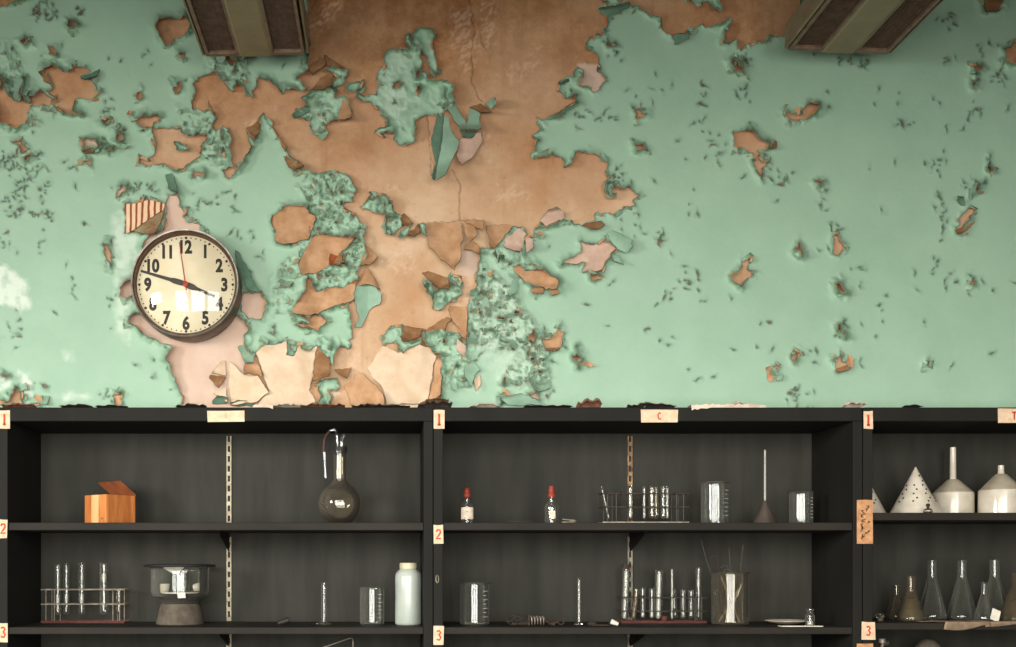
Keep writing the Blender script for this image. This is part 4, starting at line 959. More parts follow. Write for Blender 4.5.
# ---- dropper bottles
def dropper(px, ytop, ybulb, body, w, label, lab):
    D = 3.12
    t = thing('dropper_bottle', label, 'bottle', pos(px, 'A1', D), group='dropper bottles with red rubber bulbs')
    r = S(w / 2, D); hb = H(body, 'A1', D); hl = H(ybulb, 'A1', D); ht = H(ytop, 'A1', D)
    MB().lathe(shell([(0, 0), (r * .9, 0), (r, .003), (r, hb * .82), (r * .8, hb * .95), (r * .42, hb * 1.06), (r * .38, hl - .004), (r * .5, hl - .002), (r * .5, hl)]), 28).build('glass_body', G_clear, t, smooth=True)
    MB().lathe([(0, hl - .004), (r * .34, hl - .004), (r * .56, hl + .001), (r * .56, hl + .008), (r * .46, hl + .011), (r * .5, (hl + ht) / 2), (r * .36, ht - .005), (0, ht)], 24).build('dropper_bulb', M_redrub, t, smooth=True)
    MB().lathe([(.002, .01), (.0025, hl - .004), (0, hl - .003)], 12).build('dropper_tube', G_clear, t, smooth=True)
    h0, h1 = hb * lab[0], hb * lab[1]; g = MB(); vs = []; n = 14
    for k in range(n + 1):
        an = -PI / 2 + lab[2] * (k / n * 2 - 1); vs += [((r + .0006) * math.cos(an), (r + .0006) * math.sin(an), h0), ((r + .0006) * math.cos(an), (r + .0006) * math.sin(an), h1)]
    g.add(vs, [(2 * k, 2 * k + 2, 2 * k + 3, 2 * k + 1) for k in range(n)])
    lb = g.build('paper_label', M_label, t, solid=.0003)
    st = MB(); st.box(-r * .25, r * .1, -r - .0014, -r - .001, h0 + (h1 - h0) * .62, h0 + (h1 - h0) * .66).box(-r * .55, r * .55, -r - .0002, -r + .0002, h0 + .003, h0 + .0042)
    st.build('label_line', M_red, lb)
    return t
dropper(467, 487, 497, 503, 12.6, 'left dropper bottle with red rubber bulb and pale paper label', (.22, .78, 1.2))
dropper(551.5, 484.5, 497, 503, 13.4, 'right dropper bottle with red rubber bulb and a mostly clear body', (.25, .62, .42))
o = MB().tube([(X(508, 3.03), Y(3.03), z1s + .003), (X(532, 3.03), Y(3.03), z1s + .003)], .0028, 8).build('glass_rod', G_dusty, smooth=True)
tag(o, 'thin glass rod lying on the shelf between the two dropper bottles', 'rod')
t = thing('pinch_clip', 'small bent metal clip lying right of the right dropper bottle', 'clip', (X(568, 3.03), Y(3.03), z1s))
MB().tube([(-.018, 0, .0021), (.0, -.004, .0021), (.02, -.004, .0021), (.024, 0, .0045), (.02, .004, .0075), (-.004, .003, .0095), (-.016, .0, .0105)], .0018, 8).build('bent_wire', M_wire, t, smooth=True)
MB().box(.004, .02, -.005, .004, .0042, .006).build('clip_plate', M_wire, t, bevel=.0005)

# ---- test tubes and racks
def rack(px0, px1, sh, rails, base, label, mats, dp=.058, D=3.15):
    x0, x1 = X(px0, D), X(px1, D); W = x1 - x0
    t = thing('test_tube_rack', label, 'rack', ((x0 + x1) / 2, Y(D), ZS[sh] + .0003), group='wire test tube racks')
    a, b = -W / 2, W / 2; c, d = -dp / 2, dp / 2
    for py in rails:
        z = H(py, sh, D)
        m = MB().tube([(a, c, z), (b, c, z), (b, d, z), (a, d, z)], .0021, 6, closed=True)
        for k in range(1, 8): m.tube([(a + W * k / 8, c, z), (a + W * k / 8, d, z)], .0012, 6)
        m.build('wire_rail', mats[0], t)
    hz = H(rails[0], sh, D)
    for xx in (a + W * .06, a + W * .94, a + W * .16, a + W * .86):
        for yy in (c, d): MB().tube([(xx, yy, .002), (xx, yy, hz)], .0013, 6).build('wire_upright', mats[0], t)
    m = MB().box(a, b, c - .003, d + .003, .0, .0025).box(a, b, c - .003, c - .001, .0025, .0075).box(a, b, d + .001, d + .003, .0025, .0075)
    m.build('base_tray', mats[1], t)
    return t
rack(44, 127, 'A2', (589.5, 604), 618, 'wire test tube rack with rusty red tray beside the desiccator', (M_wire, M_rwire), D=3.235)
rack(600.5, 686, 'A1', (494, 507.5), 520, 'dark wire test tube rack on the middle top shelf', (M_dwire, M_wire), D=3.17)
rack(619, 704, 'A2', (597.5, 611), 621, 'dark wire test tube rack with red tray on the middle lower shelf', (M_dwire, M_rwire), D=3.225)
def tube(px, w, top, bot, sh, label, D=3.17, lean=0.0, dy=0.0, mat=None, fill=None, stop=None, group='test tubes', lip=1.12):
    if sh == 'A2': D = 3.23
    r = S(w / 2, D); z0 = max(H(bot, sh, D), .0045); L = H(top, sh, D) - z0; L = L / math.cos(lean)
    t = thing('test_tube', label, 'test tube', (X(px, D), Y(D) + dy, ZS[sh] + .0003 + z0), (0, lean, 0), group)
    prof = [(0, 0)] + [(r * math.sin(k * PI / 12), r - r * math.cos(k * PI / 12)) for k in range(1, 7)] + [(r, L - .003), (r * lip, L - .001), (r * lip, L)]
    MB().lathe(shell(prof, min(.0012, r * .25)), 24).build('glass_body', mat or G_clear, t, smooth=True)
    if fill:
        f0, f1, mt = fill; rr = r * .55
        MB().lathe([(0, max(f0 * L, .002)), (rr * .7, max(f0 * L, .002) + .001), (rr, max(f0 * L, .002) + r * .7), (rr, f1 * L), (0, f1 * L + .001)], 20).build('residue_glint', mt, t, smooth=True)  # white fills stand in for bright reflections in the tubes
    if stop:
        MB().lathe([(0, L - .006), (r * .8, L - .006), (r * 1.05, L + .002), (r * 1.15, L + .010), (0, L + .011)], 20).build('stopper', stop, t, smooth=True)
    return t
tube(59, 6.2, 564, 615, 'A2', 'leftmost test tube in the rack beside the desiccator', dy=-.012, fill=(.2, .38, M_whiteglint))
tube(65.3, 6.2, 564, 615, 'A2', 'second test tube from the left in the rack beside the desiccator', dy=.012, fill=(.22, .40, M_whiteglint))
tube(81.8, 6.2, 563, 615, 'A2', 'third test tube in the rack beside the desiccator', fill=(.2, .40, M_whiteglint))
tube(104, 8.4, 563, 615, 'A2', 'wide test tube at the right of the rack beside the desiccator', fill=(.62, .78, M_whiteglint))
tube(119, 6, 588, 615, 'A2', 'short dusty tube at the right end of the rack beside the desiccator', mat=G_dusty)
tube(609, 2.6, 487, 519, 'A1', 'thin tube leaning left at the left end of the top shelf rack', lean=-math.radians(13), fill=(0, .9, M_whiteglint))
tube(630.5, 5.4, 486, 519, 'A1', 'test tube in front of the slotted strip in the top shelf rack', fill=(.0, .9, M_whiteglint))
for i, (px, w, dy) in enumerate(((645, 3.4, .01), (651, 6.5, -.012), (657, 6.5, .014), (662.5, 5, -.01), (667.3, 3.6, .0))):
    tube(px, w, 486.5, 519, 'A1', ['first thin tube of the close row in the top shelf rack', 'second tube of the close row in the top shelf rack, dusty', 'middle tube of the close row in the top shelf rack', 'fourth tube of the close row in the top shelf rack', 'last and thin tube of the close row in the top shelf rack'][i], dy=dy, mat=G_dusty if i in (1, 2) else G_clear, fill=(0, .92, M_whiteglint) if i in (0, 4) else None)
tube(624.5, 7.4, 567.5, 620, 'A2', 'tall stoppered test tube at the left of the red tray rack', fill=(.02, .93, M_whiteglint), stop=M_rustm, lean=math.radians(2))
tube(633.5, 5.6, 588, 619, 'A2', 'short leaning dusty tube second in the red tray rack', lean=math.radians(6), mat=G_dusty, fill=(.0, .8, M_kraft))
tube(643.5, 5.4, 588, 619, 'A2', 'short tube third in the red tray rack', fill=(.05, .3, M_whiteglint), dy=.01)
tube(651, 5.4, 588, 619, 'A2', 'short tube fourth in the red tray rack', dy=-.01, fill=(.05, .28, M_whiteglint))
tube(658, 8, 570, 620, 'A2', 'wide test tube with a painted white glint in the middle of the red tray rack', lean=math.radians(1.5), fill=(.02, .92, M_whiteglint))
tube(672, 3.2, 569, 620, 'A2', 'thin test tube with a painted white glint, right of the wide one in the red tray rack', fill=(.02, .98, M_whiteglint))
tube(676.5, 5, 590, 619, 'A2', 'short leaning tube behind the thin one in the red tray rack', lean=math.radians(-3), dy=.016)
tube(683, 5, 590, 619, 'A2', 'short clear tube left of its twin in the red tray rack', fill=(.1, .28, M_whiteglint))
tube(691, 5, 590, 619, 'A2', 'short clear tube right of its twin in the red tray rack', fill=(.1, .28, M_whiteglint))
tube(698.5, 5.6, 568, 620, 'A2', 'tall clear test tube at the right end of the red tray rack', fill=(.62, .78, M_whiteglint))
t = thing('reagent_cup', 'small red cup in the tray of the red tray rack', 'cup', (X(664.5, 3.212), Y(3.212), z2s + .003))
MB().lathe(shell([(0, 0), (.0085, 0), (.0105, .004), (.0105, .017), (.0115, .019)]), 20).build('cup_body', M_rwire, t, smooth=True)
MB().lathe([(0, .012), (.0085, .012), (0, .0125)], 16).build('residue_glint', M_rustm, t)

# ---- upturned dark funnel and porcelain ones
D = 3.14; r = S(12.2, D)
t = thing('upturned_funnel', 'dark brown funnel standing upside down with its long white stem up', 'funnel', pos(765, 'A1', D))
hc = H(502, 'A1', D); hs_ = H(450, 'A1', D)
MB().lathe([(r, 0), (r * .98, .003), (.006, hc), (.0045, hc + .004), (.003, hc + .002), (r * .93, .003), (r * .95, 0), (r, 0)], 40).build('cone', M_cone, t, smooth=True)
MB().lathe([(.0030, hc), (.0034, hc + .03), (.0028, hs_), (.0022, hs_), (.0022, hc)], 16).build('stem', M_whiteglint, t, smooth=True)['label'] = 'white glass stem'
def perf_cone(px, w, top, label, D=3.14):
    r = S(w / 2, D); h = H(top, 'C1', D)
    t = thing('perforated_cone', label, 'cone', pos(px, 'C1', D), group='perforated white porcelain cones')
    MB().lathe([(r, 0), (r, .002), (.0035, h - .004), (.002, h - .0008), (0, h), (0, h - .006), (r * .95, 0), (r, 0)], 56).build('cone_body', M_por, t, smooth=True)
    m = MB(); sl = math.atan2(r, h)
    for row, fr in enumerate((.2, .31, .40, .49, .58, .67, .74)):
        n = 16
        for k in range(n):
            an = 2 * PI * (k + .5 * (row % 2)) / n * 1.0 + .2
            if fr < .35 and k % 3: continue
            if k % 2: continue
            rr = r * fr; z = h * (1 - fr)
            nrm = Vector((math.cos(an) * math.cos(sl), math.sin(an) * math.cos(sl), math.sin(sl)))
            M = nrm.to_track_quat('Z', 'Y').to_matrix().to_4x4()
            m.lathe([(.0027, -.001), (.0027, .0007), (0, .0007)], 8, Vector((rr * math.cos(an), rr * math.sin(an), z)) + nrm * .0022, M=M)
    o = m.build('perforations', M_rubber, t)
    return t
perf_cone(863, 44, 471, 'perforated white cone half hidden behind the post, leftmost on its shelf', D=3.215)
perf_cone(915.5, 48, 467, 'whole perforated white cone in front of the tall stemmed funnel', D=3.13)
def buchner(px, w, shoulder, neck, top, rs, label, D=3.16):
    r = S(w / 2, D)
    t = thing('buchner_funnel', label, 'funnel', pos(px, 'C1', D), group='white porcelain funnels standing upside down')
    h1, h2, h3 = (H(v, 'C1', D) for v in (shoulder, neck, top)); q_ = S(rs, D)
    MB().lathe([(r * .93, 0), (r, 0), (r * 1.0, .003), (r * .985, h1 - .003), (r * .97, h1)], 48).build('cup', M_por, t, smooth=True)
    MB().lathe([(r * .97, h1), (r * .93, h1 + .003), (q_ * 1.9, h2 - .002), (q_ * 1.2, h2)], 48).build('shoulder', M_porraw, t, smooth=True)['label'] = 'dusty sloping shoulder'
    MB().lathe([(q_ * 1.2, h2 - .001), (q_, h2 + .004), (q_ * .95, h3), (q_ * .5, h3), (q_ * .5, h2)], 24).build('stem', M_por, t, smooth=True)
    return t
buchner(953, 38, 493, 479.5, 447.5, 2.9, 'porcelain funnel with the tall stem behind the whole perforated cone', D=3.215)
buchner(1001, 41, 490.5, 474, 465.5, 2.9, 'porcelain funnel with a short stem at the right edge of the picture', D=3.15)
t = thing('glass_stopper', 'tiny dark stopper standing in front of the whole perforated cone', 'stopper', pos(928, 'C1', 3.02))
MB().lathe([(0, 0), (.011, 0), (.0125, .004), (.010, .011), (.004, .013), (.0035, .017), (.0055, .02), (.0055, .025), (0, .028)], 20).build('stopper_body', M_darkmess, t, smooth=True)
MB().lathe([(.0127, .0035), (.0132, .0055), (.0127, .0075)], 20).build('rim', M_wire, t, smooth=True)

# ---- desiccator
D = 3.175; k = S(1, D)
t = thing('desiccator', 'open glass desiccator on a stone foot with a wide black flange', 'desiccator', pos(180, 'A2', D))
hz = lambda py: H(py, 'A2', D)
MB().lathe([(0, 0), (23.5 * k, 0), (23.5 * k, .003), (19.2 * k, hz(605)), (18 * k, hz(603.5)), (0, hz(603.5))], 48).build('foot', M_dust, t, smooth=True)['label'] = 'dusty brown stone foot'
MB().lathe(shell([(0, hz(603.4)), (17 * k, hz(603.3)), (19 * k, hz(600)), (27 * k, hz(596)), (28.5 * k, hz(592)), (28.5 * k, hz(570)), (30 * k, hz(567.5))]), 56).build('glass_bowl', G_clear, t, smooth=True)
MB().lathe([(28.6 * k, hz(567.2)), (35 * k, hz(567.2)), (35.5 * k, hz(566)), (35 * k, hz(564.8)), (28.6 * k, hz(564.2)), (28.6 * k, hz(567.2))], 56).build('flange', M_rubber, t, smooth=True)['label'] = 'wide black flange'
MB().lathe([(0, hz(593)), (24.3 * k, hz(593)), (24.3 * k, hz(591.8)), (0, hz(591.8))], 40).build('plate', M_por, t, smooth=True)['label'] = 'white porcelain plate'
def crucible(px, w, y0, y1, dy, lean, label, mat=M_por):
    r = w / 2 * k; h = (y1 - y0) * k
    o = thing('crucible', label, 'crucible', (X(px, D), Y(D) + dy, z2s + .0006 + hz(591.8) + (r * .82 if lean else 0)), (0, lean, 0), 'crucibles in the desiccator')
    MB().lathe(shell([(0, 0), (r * .7, 0), (r * .85, h * .3), (r, h)]) , 24).build('crucible_body', mat, o, smooth=True)
crucible(165, 11, 584, 591.8, -.01, 0, 'white crucible at the left inside the desiccator')
crucible(194, 9.5, 582, 592, -.008, math.radians(80), 'beige crucible lying on its side at the right inside the desiccator')
o = thing('weighing_glass', 'small clear glass cup in the middle of the desiccator plate', 'cup', (X(180, D), Y(D) + .012, z2s + .0006 + hz(591.8)))
MB().lathe(shell([(0, 0), (8.2 * k, 0), (8.6 * k, .002), (8.6 * k, 17 * k), (9 * k, 17.5 * k)]), 28).build('glass_body', G_clear, o, smooth=True)
def scrapz(name, label, cat, ptsl, D, th=.0006, mat=None, bend=.003, kind='paper', fold=None):
    """torn paper standing roughly in the picture plane: px outline -> slightly crumpled card"""
    P = [(X(a, D), Z(b, D)) for a, b in ptsl]
    cx_ = sum(p[0] for p in P) / len(P); cz_ = sum(p[1] for p in P) / len(P)
    vs = [(p[0] - cx_, (bend * math.sin(p[0] * 170 + p[1] * 90)), p[1] - cz_) for p in P] + [(0, -bend, 0)]
    n = len(P)
    o = MB().add(vs, [(i, (i + 1) % n, n) for i in range(n)]).build(name, mat or M_wpap, None, (cx_, Y(D), cz_), solid=th)
    return tag(o, label, cat)
scrapz('paper_scrap', 'torn white paper hanging inside the top of the desiccator', 'paper', [(163, 567.4), (184, 567.4), (182, 569.5), (177, 574), (172, 573), (165, 569)], 3.125)
scrapz('paper_tag', 'white paper tab hanging below the desiccator plate', 'paper', [(177.5, 592.6), (185, 592.6), (185.4, 598), (178, 598.2)], 3.083)

# ---- measuring cylinders
def cylinder(px, w, top, sh, label, foot, D=3.14, mat=None, fill=None):
    r = S(w / 2, D); h = H(top, sh, D); f_ = S(foot / 2, D)
    t = thing('measuring_cylinder', label, 'measuring cylinder', pos(px, sh, D), group='glass measuring cylinders')
    MB().lathe(shell([(0, .006), (r, .006), (r, h - .003), (r * 1.25, h - .001), (r * 1.25, h)], .001), 24).build('glass_body', mat or G_clear, t, smooth=True)
    MB().lathe([(0, 0), (f_, 0), (f_, .003), (f_ * .6, .005), (r, .0085), (0, .0085)], 6).build('foot', G_dusty, t)
    g = MB()
    for i in range(12):
        z = h * (.2 + .06 * i); g.tube([(r * .98 * math.cos(a_), r * .98 * math.sin(a_), z) for a_ in (-1.2, -1.0, -.8)], .0005, 4)
    g.build('graduation', M_etch, t)
    if fill: MB().lathe([(0, .007), (r * .6, .007), (r * .6, h * .93), (0, h * .93)], 12, (0, 0, 0)).build('residue_glint', fill, t, smooth=True)  # pale core painted in for the highlight of the glass
    return t
cylinder(324, 5.8, 582.5, 'A2', 'small measuring cylinder on a wide foot, left of the graduated beaker', 17)
cylinder(579, 3.6, 577.5, 'A2', 'slim glass tube standing alone between the tangled clamps and the red tray rack', 10, fill=M_whiteglint)

# ---- milky bottle
D = 3.13; r = S(13.3, D); h = H(563, 'A2', D)
t = thing('plastic_bottle', 'milky white plastic bottle without a cap at the right end of the left shelf', 'bottle', pos(408.3, 'A2', D))
hh = lambda py: H(py, 'A2', D)
MB().lathe([(0, 0), (r * .9, 0), (r * .98, .003), (r, .008), (r * .985, h * .5), (r, hh(578)), (r * .95, hh(573.5)), (r * .72, hh(569.8)), (r * .62, hh(569))], 48).build('bottle_body', M_milk, t, smooth=True)
MB().lathe([(r * .62, hh(569.2)), (r * .66, hh(568.6)), (r * .66, hh(564.2)), (r * .63, h), (r * .54, h), (r * .54, hh(569.2))], 40).build('neck_rim', M_neck, t, smooth=True)['label'] = 'yellowed neck rim'

# ---- loose bits on the lower shelves
t = thing('rubber_stopper', 'black rubber stopper lying tilted on the left lower shelf', 'stopper', (X(283.5, 3.12), Y(3.12), z2s + S(3.3, 3.12)), (0, math.radians(72), 0))
MB().lathe([(0, -S(5.6)), (S(2.4), -S(5.6)), (S(3.0), S(5.6)), (0, S(5.6))], 20).build('stopper_body', M_rubber, t, smooth=True)
MB().tube([(S(2), 0, -S(5.5)), (S(3), .0, -S(8.5)), (S(2.8), .004, -S(10.5))], .001, 6).build('thread', M_kraft, t)
def coil(p0, p1, r, turns, th, m=None):
    p0, p1 = Vector(p0), Vector(p1); d = p1 - p0; u = d.orthogonal().normalized(); v = d.normalized().cross(u); n = int(turns * 14)
    return (m or MB()).tube([p0 + d * k / n + u * r * math.cos(2 * PI * turns * k / n) + v * r * math.sin(2 * PI * turns * k / n) for k in range(n + 1)], th, 6)
D = 3.1; bxx = lambda px: X(px, D)
t = thing('wire_tangle', 'tangle of dark burnt wire left of the spring clamp', 'wire', (bxx(518), Y(D), z2s))
m = MB(); rr = random.Random(8)
for j in range(9):
    p = [Vector((rr.uniform(-.034, .03), rr.uniform(-.02, .02), rr.uniform(.002, .02)))]
    for q_ in range(7): p.append(Vector((max(-.036, min(.03, p[-1].x + rr.uniform(-.018, .018))), max(-.02, min(.02, p[-1].y + rr.uniform(-.012, .012))), max(.002, min(.03, p[-1].z + rr.uniform(-.012, .012))))))
    m.tube(p, .0014, 6)
m.build('burnt_wire', M_darkmess, t, smooth=True)
MB().tube([(-.02, -.006, .0045), (.0, -.008, .005), (.03, -.004, .0045)], .0045, 8).build('wire_handle', M_rustm, t, smooth=True)
t = thing('spring_clamp', 'rusty clamp with a pale coil spring on the middle lower shelf', 'clamp', (bxx(536), Y(D), z2s))
coil((-.018, -.004, .016), (.026, -.004, .014), .0125, 5, .0018).build('spring', M_wire, t, smooth=True)
MB().tube([(-.03, 0, .012), (-.02, 0, .016), (.03, 0, .013), (.04, 0, .008)], .004, 8).build('clamp_rod', M_rustm, t, smooth=True)
MB().box(-.026, -.019, -.012, .012, .0, .031).build('clamp_jaw', M_rustm, t, bevel=.002)
t = thing('ring_clamp', 'rusty clamp with a small ring at its right end', 'clamp', (bxx(555), Y(D), z2s))
MB().tube([(.018 + .009 * math.cos(a_), 0, .0115 + .009 * math.sin(a_)) for a_ in [2 * PI * i / 18 for i in range(18)]], .0024, 8, closed=True).build('ring', M_rustm, t, smooth=True)
MB().tube([(.009, 0, .010), (-.004, 0, .007), (-.02, .003, .004)], .0035, 8).build('clamp_rod', M_rustm, t, smooth=True)
MB().lathe([(0, 0), (.006, 0), (.006, .008), (0, .009)], 6, (-.004, 0, .0)).build('nut', M_rustm, t)
o = MB().lathe([(0, 0), (.013, .0), (.016, .004), (.012, .009), (.004, .011), (0, .011)], 9, (0, 0, 0)).build('debris_lump', M_darkmess, None, (X(592, 3.1), Y(3.1), z2s)); tag(o, 'flat dark lump of debris left of the white stopper piece', 'debris')
o = MB().tube([(-.02, 0, .0025), (0, .003, .0025), (.03, -.002, .0025)], .0025, 6).build('stick', M_rustm, None, (X(600, 3.06), Y(3.06), z2s)); tag(o, 'thin dark stick lying in front of the dark lump', 'stick')
t = thing('rubber_stopper', 'white conical stopper lying left of the red tray rack', 'stopper', (X(614.5, 3.08), Y(3.08), z2s + .0088), (0, math.radians(-68), 0))
MB().lathe([(0, -.011), (.0055, -.011), (.008, .009), (.0075, .011), (0, .011)], 20).build('stopper_body', M_wpap, t, smooth=True)

# watch glass with paper, small vial
t = thing('watch_glass', 'shallow white dish lying at the right end of the middle lower shelf', 'dish', pos(786, 'A2', 3.13))
MB().lathe([(0, 0), (.02, .001), (.045, .006), (.062, .012), (.061, .0135), (.044, .0078), (.02, .003), (0, .002)], 40).build('dish', M_por, t, smooth=True)
o = MB().box(-.06, .062, -.014, .014, .0, .0022).build('paper_strip', M_wpap, None, (X(800, 3.04), Y(3.04), z2s + .0003)); tag(o, 'white paper strip lying in front of the shallow dish', 'paper')
t = thing('glass_vial', 'tiny clear vial at the right end of the middle lower shelf', 'vial', pos(810, 'A2', 3.075))
MB().lathe(shell([(0, 0), (.0125, 0), (.0135, .002), (.0135, .03), (.009, .037), (.009, .044), (.011, .046), (.011, .05)]), 24).build('glass_body', G_clear, t, smooth=True)
MB().lathe([(0, .002), (.0115, .002), (.0115, .014), (0, .0145)], 20).build('residue_glint', M_whiteglint, t, smooth=True)

# ---- conical flasks
def erlen(px, base, neck, top, sh, label, D=3.16, mat=None, fill=None, shoulder=None, lab=False):
    r = S(base / 2, D); rn = S(neck / 2, D); h = H(top, sh, D)
    t = thing('conical_flask', label, 'flask', pos(px, sh, D), group='conical flasks on the right shelf')
    hn = h * (shoulder or .72)
    prof = [(0, 0), (r * .9, 0), (r * .98, .003), (r, .008), (r * .97, .014), (rn * 1.1, hn * .97), (rn, hn * 1.03), (rn, h - .004), (rn * 1.18, h - .002), (rn * 1.18, h)]
    MB().lathe(shell(prof), 40).build('glass_body', mat or G_clear, t, smooth=True)
    if fill:
        f, mt = fill; z = hn * f; re = r + (rn - r) * f
        MB().lathe([(0, .003), (r * .9, .003), (r * .95, .012), (re * .95, z), (0, z)], 32).build('sediment', mt, t, smooth=True)
    return t
M_sed = plain('brown_sediment', '5d5545', '4a4336', 30, .8)
erlen(932, 27, 7.6, 560.5, 'C2', 'first tall conical flask from the left on the right shelf', D=3.19)
erlen(962, 28, 7.6, 560.5, 'C2', 'second tall conical flask from the left, in the middle of the right shelf', D=3.19)
erlen(994.5, 28, 8.4, 560, 'C2', 'third tall conical flask, behind the small flask with the white tag', D=3.19)
erlen(896.5, 20, 6.4, 585, 'C2', 'small dark conical flask nearest the post on the right shelf', D=3.19, mat=G_dusty)
erlen(910.5, 26, 9.6, 576.5, 'C2', 'squat brown flask half full of sediment', D=3.1, mat=G_brown, fill=(.75, M_sed), shoulder=.66)
erlen(984, 18, 5, 582.5, 'C2', 'small conical flask in front with a white tag leaning on it', D=3.08)
erlen(1018, 36, 12, 573, 'C2', 'brown flask cut off by the right edge of the picture', D=3.1, mat=G_brown, fill=(.6, M_sed), shoulder=.7)
def sheet(name, label, cat, x0, x1, y0, y1, mat, z, seed, rot=0, amp=.004, droop=0.0, nx=14, ny=8):
    rs = random.Random(seed); vs = []; fs = []
    ph_ = [rs.uniform(0, 6) for _ in range(4)]
    for j in range(ny + 1):
        for i in range(nx + 1):
            u, v = i / nx, j / ny
            x = x0 + (x1 - x0) * u; y = y0 + (y1 - y0) * v
            if i in (0, nx): x += rs.uniform(-.004, .004)
            if j in (0, ny): y += rs.uniform(-.003, .003)
            zz = amp * (1 + math.sin(u * 7 + ph_[0]) * math.cos(v * 5 + ph_[1])) + amp * .3 * math.sin(u * 19 + ph_[2])
            if droop and j == 0: y = yF - .003 - rs.uniform(0, .0015); zz = -droop * (.3 + .7 * abs(math.sin(u * 2.6 + ph_[3])))
            elif droop and j == 1: y = yF - .0018; zz = max(zz, .0022)
            vs.append((x - (x0 + x1) / 2, y - (y0 + y1) / 2, zz))
    for j in range(ny):
        for i in range(nx):
            a_ = j * (nx + 1) + i; fs.append((a_, a_ + 1, a_ + nx + 2, a_ + nx + 1))
    o = MB().add(vs, fs).build(name, mat, None, ((x0 + x1) / 2, (y0 + y1) / 2, z), (0, 0, rot), smooth=True, solid=.0006)
    return tag(o, label, cat)
sheet('paper_sheet', 'curled brown paper lying under the small tagged flask', 'paper', X(944, 3.0), X(990, 3.0), yF - .012, yF + .075, M_kraft, u3b + .001, 4, amp=.0022, droop=.022)
sheet('paper_sheet', 'lighter brown paper hanging over the right shelf edge', 'paper', X(986, 3.0), X(1034, 3.0), yF - .010, yF + .07, M_kraft, u3b + .001, 6, amp=.002, droop=.012)
sheet('paper_sheet', 'flat brown paper in front of the first tall flask', 'paper', X(918, 3.05), X(950, 3.05), yF + .03, yF + .1, M_kraft, u3b + .0006, 9, amp=.0014)
t = thing('paper_tag', 'white paper tag propped against the small front flask', 'tag', (X(995.5, 3.03), Y(3.03), u3b + .021), (math.radians(-18), math.radians(24), 0))
MB().box(-.013, .013, -.0006, .0006, -.018, .018).build('card', M_wpap, t)
t = thing('glass_stopper', 'small round glass stopper beside the post on the right shelf', 'stopper', pos(880, 'C2', 3.06))
MB().lathe([(0, 0), (.008, 0), (.0105, .006), (.0105, .012), (.013, .016), (.012, .022), (.006, .026), (0, .026)], 20).build('stopper_body', G_dusty, t, smooth=True)
MB().lathe([(0, .002), (.006, .002), (.0085, .012), (0, .013)], 16).build('residue_glint', M_sed, t, smooth=True)

# ---- tops of things in the third row of compartments
zt3 = z2s - .3047; zc3 = u3b - .3047
t = thing('bent_glass_tube', 'bent wire handle rising from below in the left bottom compartment', 'tube', (X(343, 3.15), Y(3.15), zt3))
q3 = lambda px, py: (X(px, 3.15) - X(343, 3.15), 0, Z(py, 3.15) - zt3)
MB().tube([q3(300, 660), q3(322, 648), q3(349, 638.5), q3(352, 638.2), q3(353, 641), q3(353, 660), (q3(353, 660)[0], 0, .002)], .0016, 8).build('bent_wire', M_wire, t, smooth=True)
MB().lathe([(0, 0), (.03, 0), (.03, .006), (0, .007)], 24, (q3(353, 660)[0], 0, 0)).build('foot', M_dwire, t)
t = thing('metal_stand', 'metal rod top poking up at the left of the right bottom compartment', 'stand', pos(882, 'C2', 3.12)); t.location.z = zc3
hq = Z(638.5, 3.12) - zc3
MB().lathe([(0, 0), (.05, 0), (.05, .01), (.0055, .014), (.0055, hq - .014), (.010, hq - .013), (.011, hq - .003), (.009, hq), (0, hq)], 20).build('rod', M_wire, t, smooth=True)
MB().box(-.006, .02, -.005, .005, hq - .02, hq - .008).build('screw_block', M_dwire, t, bevel=.001)
t = thing('stone_bowl', 'dusty brown rounded top of a bowl in the right bottom compartment', 'bowl', pos(928, 'C2', 3.16)); t.location.z = zc3
hq = Z(638.5, 3.16) - zc3
MB().lathe([(0, 0), (.04, 0), (.05, .01), (.045, hq - .06), (.036, hq - .025), (.02, hq - .006), (0, hq)], 32).build('bowl_body', M_dust, t, smooth=True)
MB().lathe([(.0505, .012), (.052, .016), (.0503, .02)], 32).build('rim', M_dust, t)

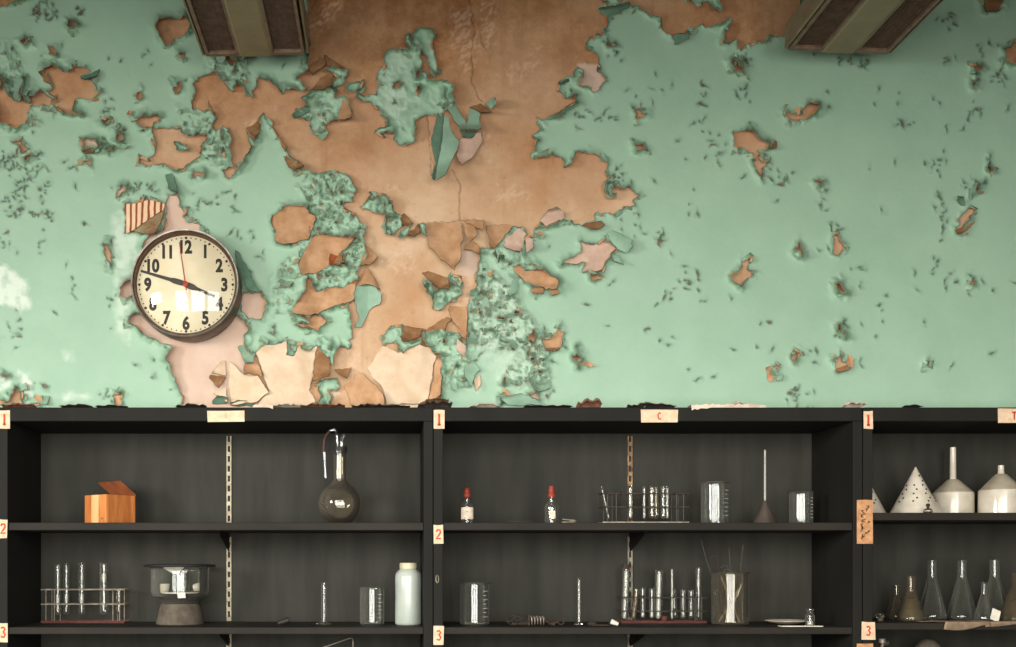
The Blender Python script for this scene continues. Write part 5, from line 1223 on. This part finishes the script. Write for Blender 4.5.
# ================================================================ fallen paint on top of the shelves
def chip(px0, px1, up, mat, label, over=0, D=3.02, seed=0, dp=.05, cat='paint chip'):
    rs = random.Random(seed * 7 + int(px0)); x0, x1 = X(px0, D), X(px1, D); n = max(5, int((px1 - px0) / 3)); vs = []; fs = []; ny = 6
    amps = [rs.uniform(.1, 1) for _ in range(n + 1)]
    for j in range(ny + 1):
        v = j / ny
        for i in range(n + 1):
            x = x0 + (x1 - x0) * i / n + rs.uniform(-.002, .002); y = Y(D) - .012 + dp * v + rs.uniform(-.002, .002)
            prof = math.sin(PI * min(1, .25 + v * .9)) if not over else (max(0, math.sin(PI * min(1, .15 + v))) )
            z = .0008 + 1.5 * S(up, D) * prof * (.35 + .65 * amps[i]) * (.55 + .45 * math.sin(PI * (i + .5) / (n + 1)))
            if over and j == 0: y = yF - .0035 - rs.uniform(0, .002); z = -S(over, D) * (.15 + .85 * max(0, math.sin(PI * i / n * 1.3 + seed)) * amps[i])
            elif over and j == 1: y = yF - .002; z = max(z, .0016)
            vs.append((x - (x0 + x1) / 2, y - Y(D), z))
    for j in range(ny):
        for i in range(n): a_ = j * (n + 1) + i; fs.append((a_, a_ + 1, a_ + n + 2, a_ + n + 1))
    o = MB().add(vs, fs).build('paint_chip', mat, None, ((x0 + x1) / 2, Y(D), ztop + .0006), solid=.001)
    return tag(o, label, cat, 'fallen paint chips on top of the shelving')
M_chipdk = plain('dirty_paint_chip', '4a3c31', '2e2621', 40, .85); M_chipbr = plain('brown_paint_chip', '8a6048', '644434', 30, .85); M_chippale = plain('pale_paint_chip', 'd9c9b6', 'b8a48e', 20, .8)
for a in [(690, 765, 3, M_chippale, 'long torn white paint strip hanging over the edge right of card C', 4.5, 3.01, 2), (628, 676, 4, M_chipdk, 'dark curled chip just above card C'), (578, 602, 8, M_chipbr, 'brown tent shaped chip left of card C'), (418, 452, 7, M_chipdk, 'dark brown curled chip above the gap between left and middle units'), (253, 273, 3, M_chippale, 'small pale chip hanging over the edge right of the faded card', 3.5, 3.01, 3),
          (270, 300, 4, M_chippale, 'thin pale chip right of the small pale overhanging chip'), (845, 866, 7, M_chippale, 'pale curled chip at the right end of the middle unit'), (60, 92, 3, M_chipdk, 'thin dark chip above the wooden box'), (96, 128, 2.5, M_chipdk, 'second thin dark chip right of the one above the wooden box'), (0, 34, 4, M_chipbr, 'brown chip at the far left top corner'),
          (176, 206, 3.5, M_chipdk, 'dark chip left of the faded card'), (300, 345, 4.5, M_chipbr, 'long brown crumbled strip above the round flask'), (352, 410, 3.5, M_chipdk, 'longest dark crumbled strip, right of the round flask'), (470, 500, 4, M_chippale, 'pale chip above the left dropper bottle'), (525, 572, 2.6, M_chipdk, 'dark strip above the right dropper bottle'), (905, 922, 3, M_chipdk, 'small dark chip above the white cones'), (728, 745, 5, M_chippale, 'small pale chip standing behind the torn white strip')]:
    kw = dict(zip(('over', 'D', 'seed'), a[5:])); chip(*a[:5], **kw)
t = thing('paint_curl', 'thin dark curl of paint standing up left of card C', 'paint chip', (X(645, 3.04), Y(3.04), ztop))
MB().tube([(-.016, 0, .002), (-.004, 0, .004), (.002, 0, .012), (.003, 0, .022), (.001, 0, .024)], .0022, 6, r2=.001).build('curl', M_darkgreen, t, smooth=True)
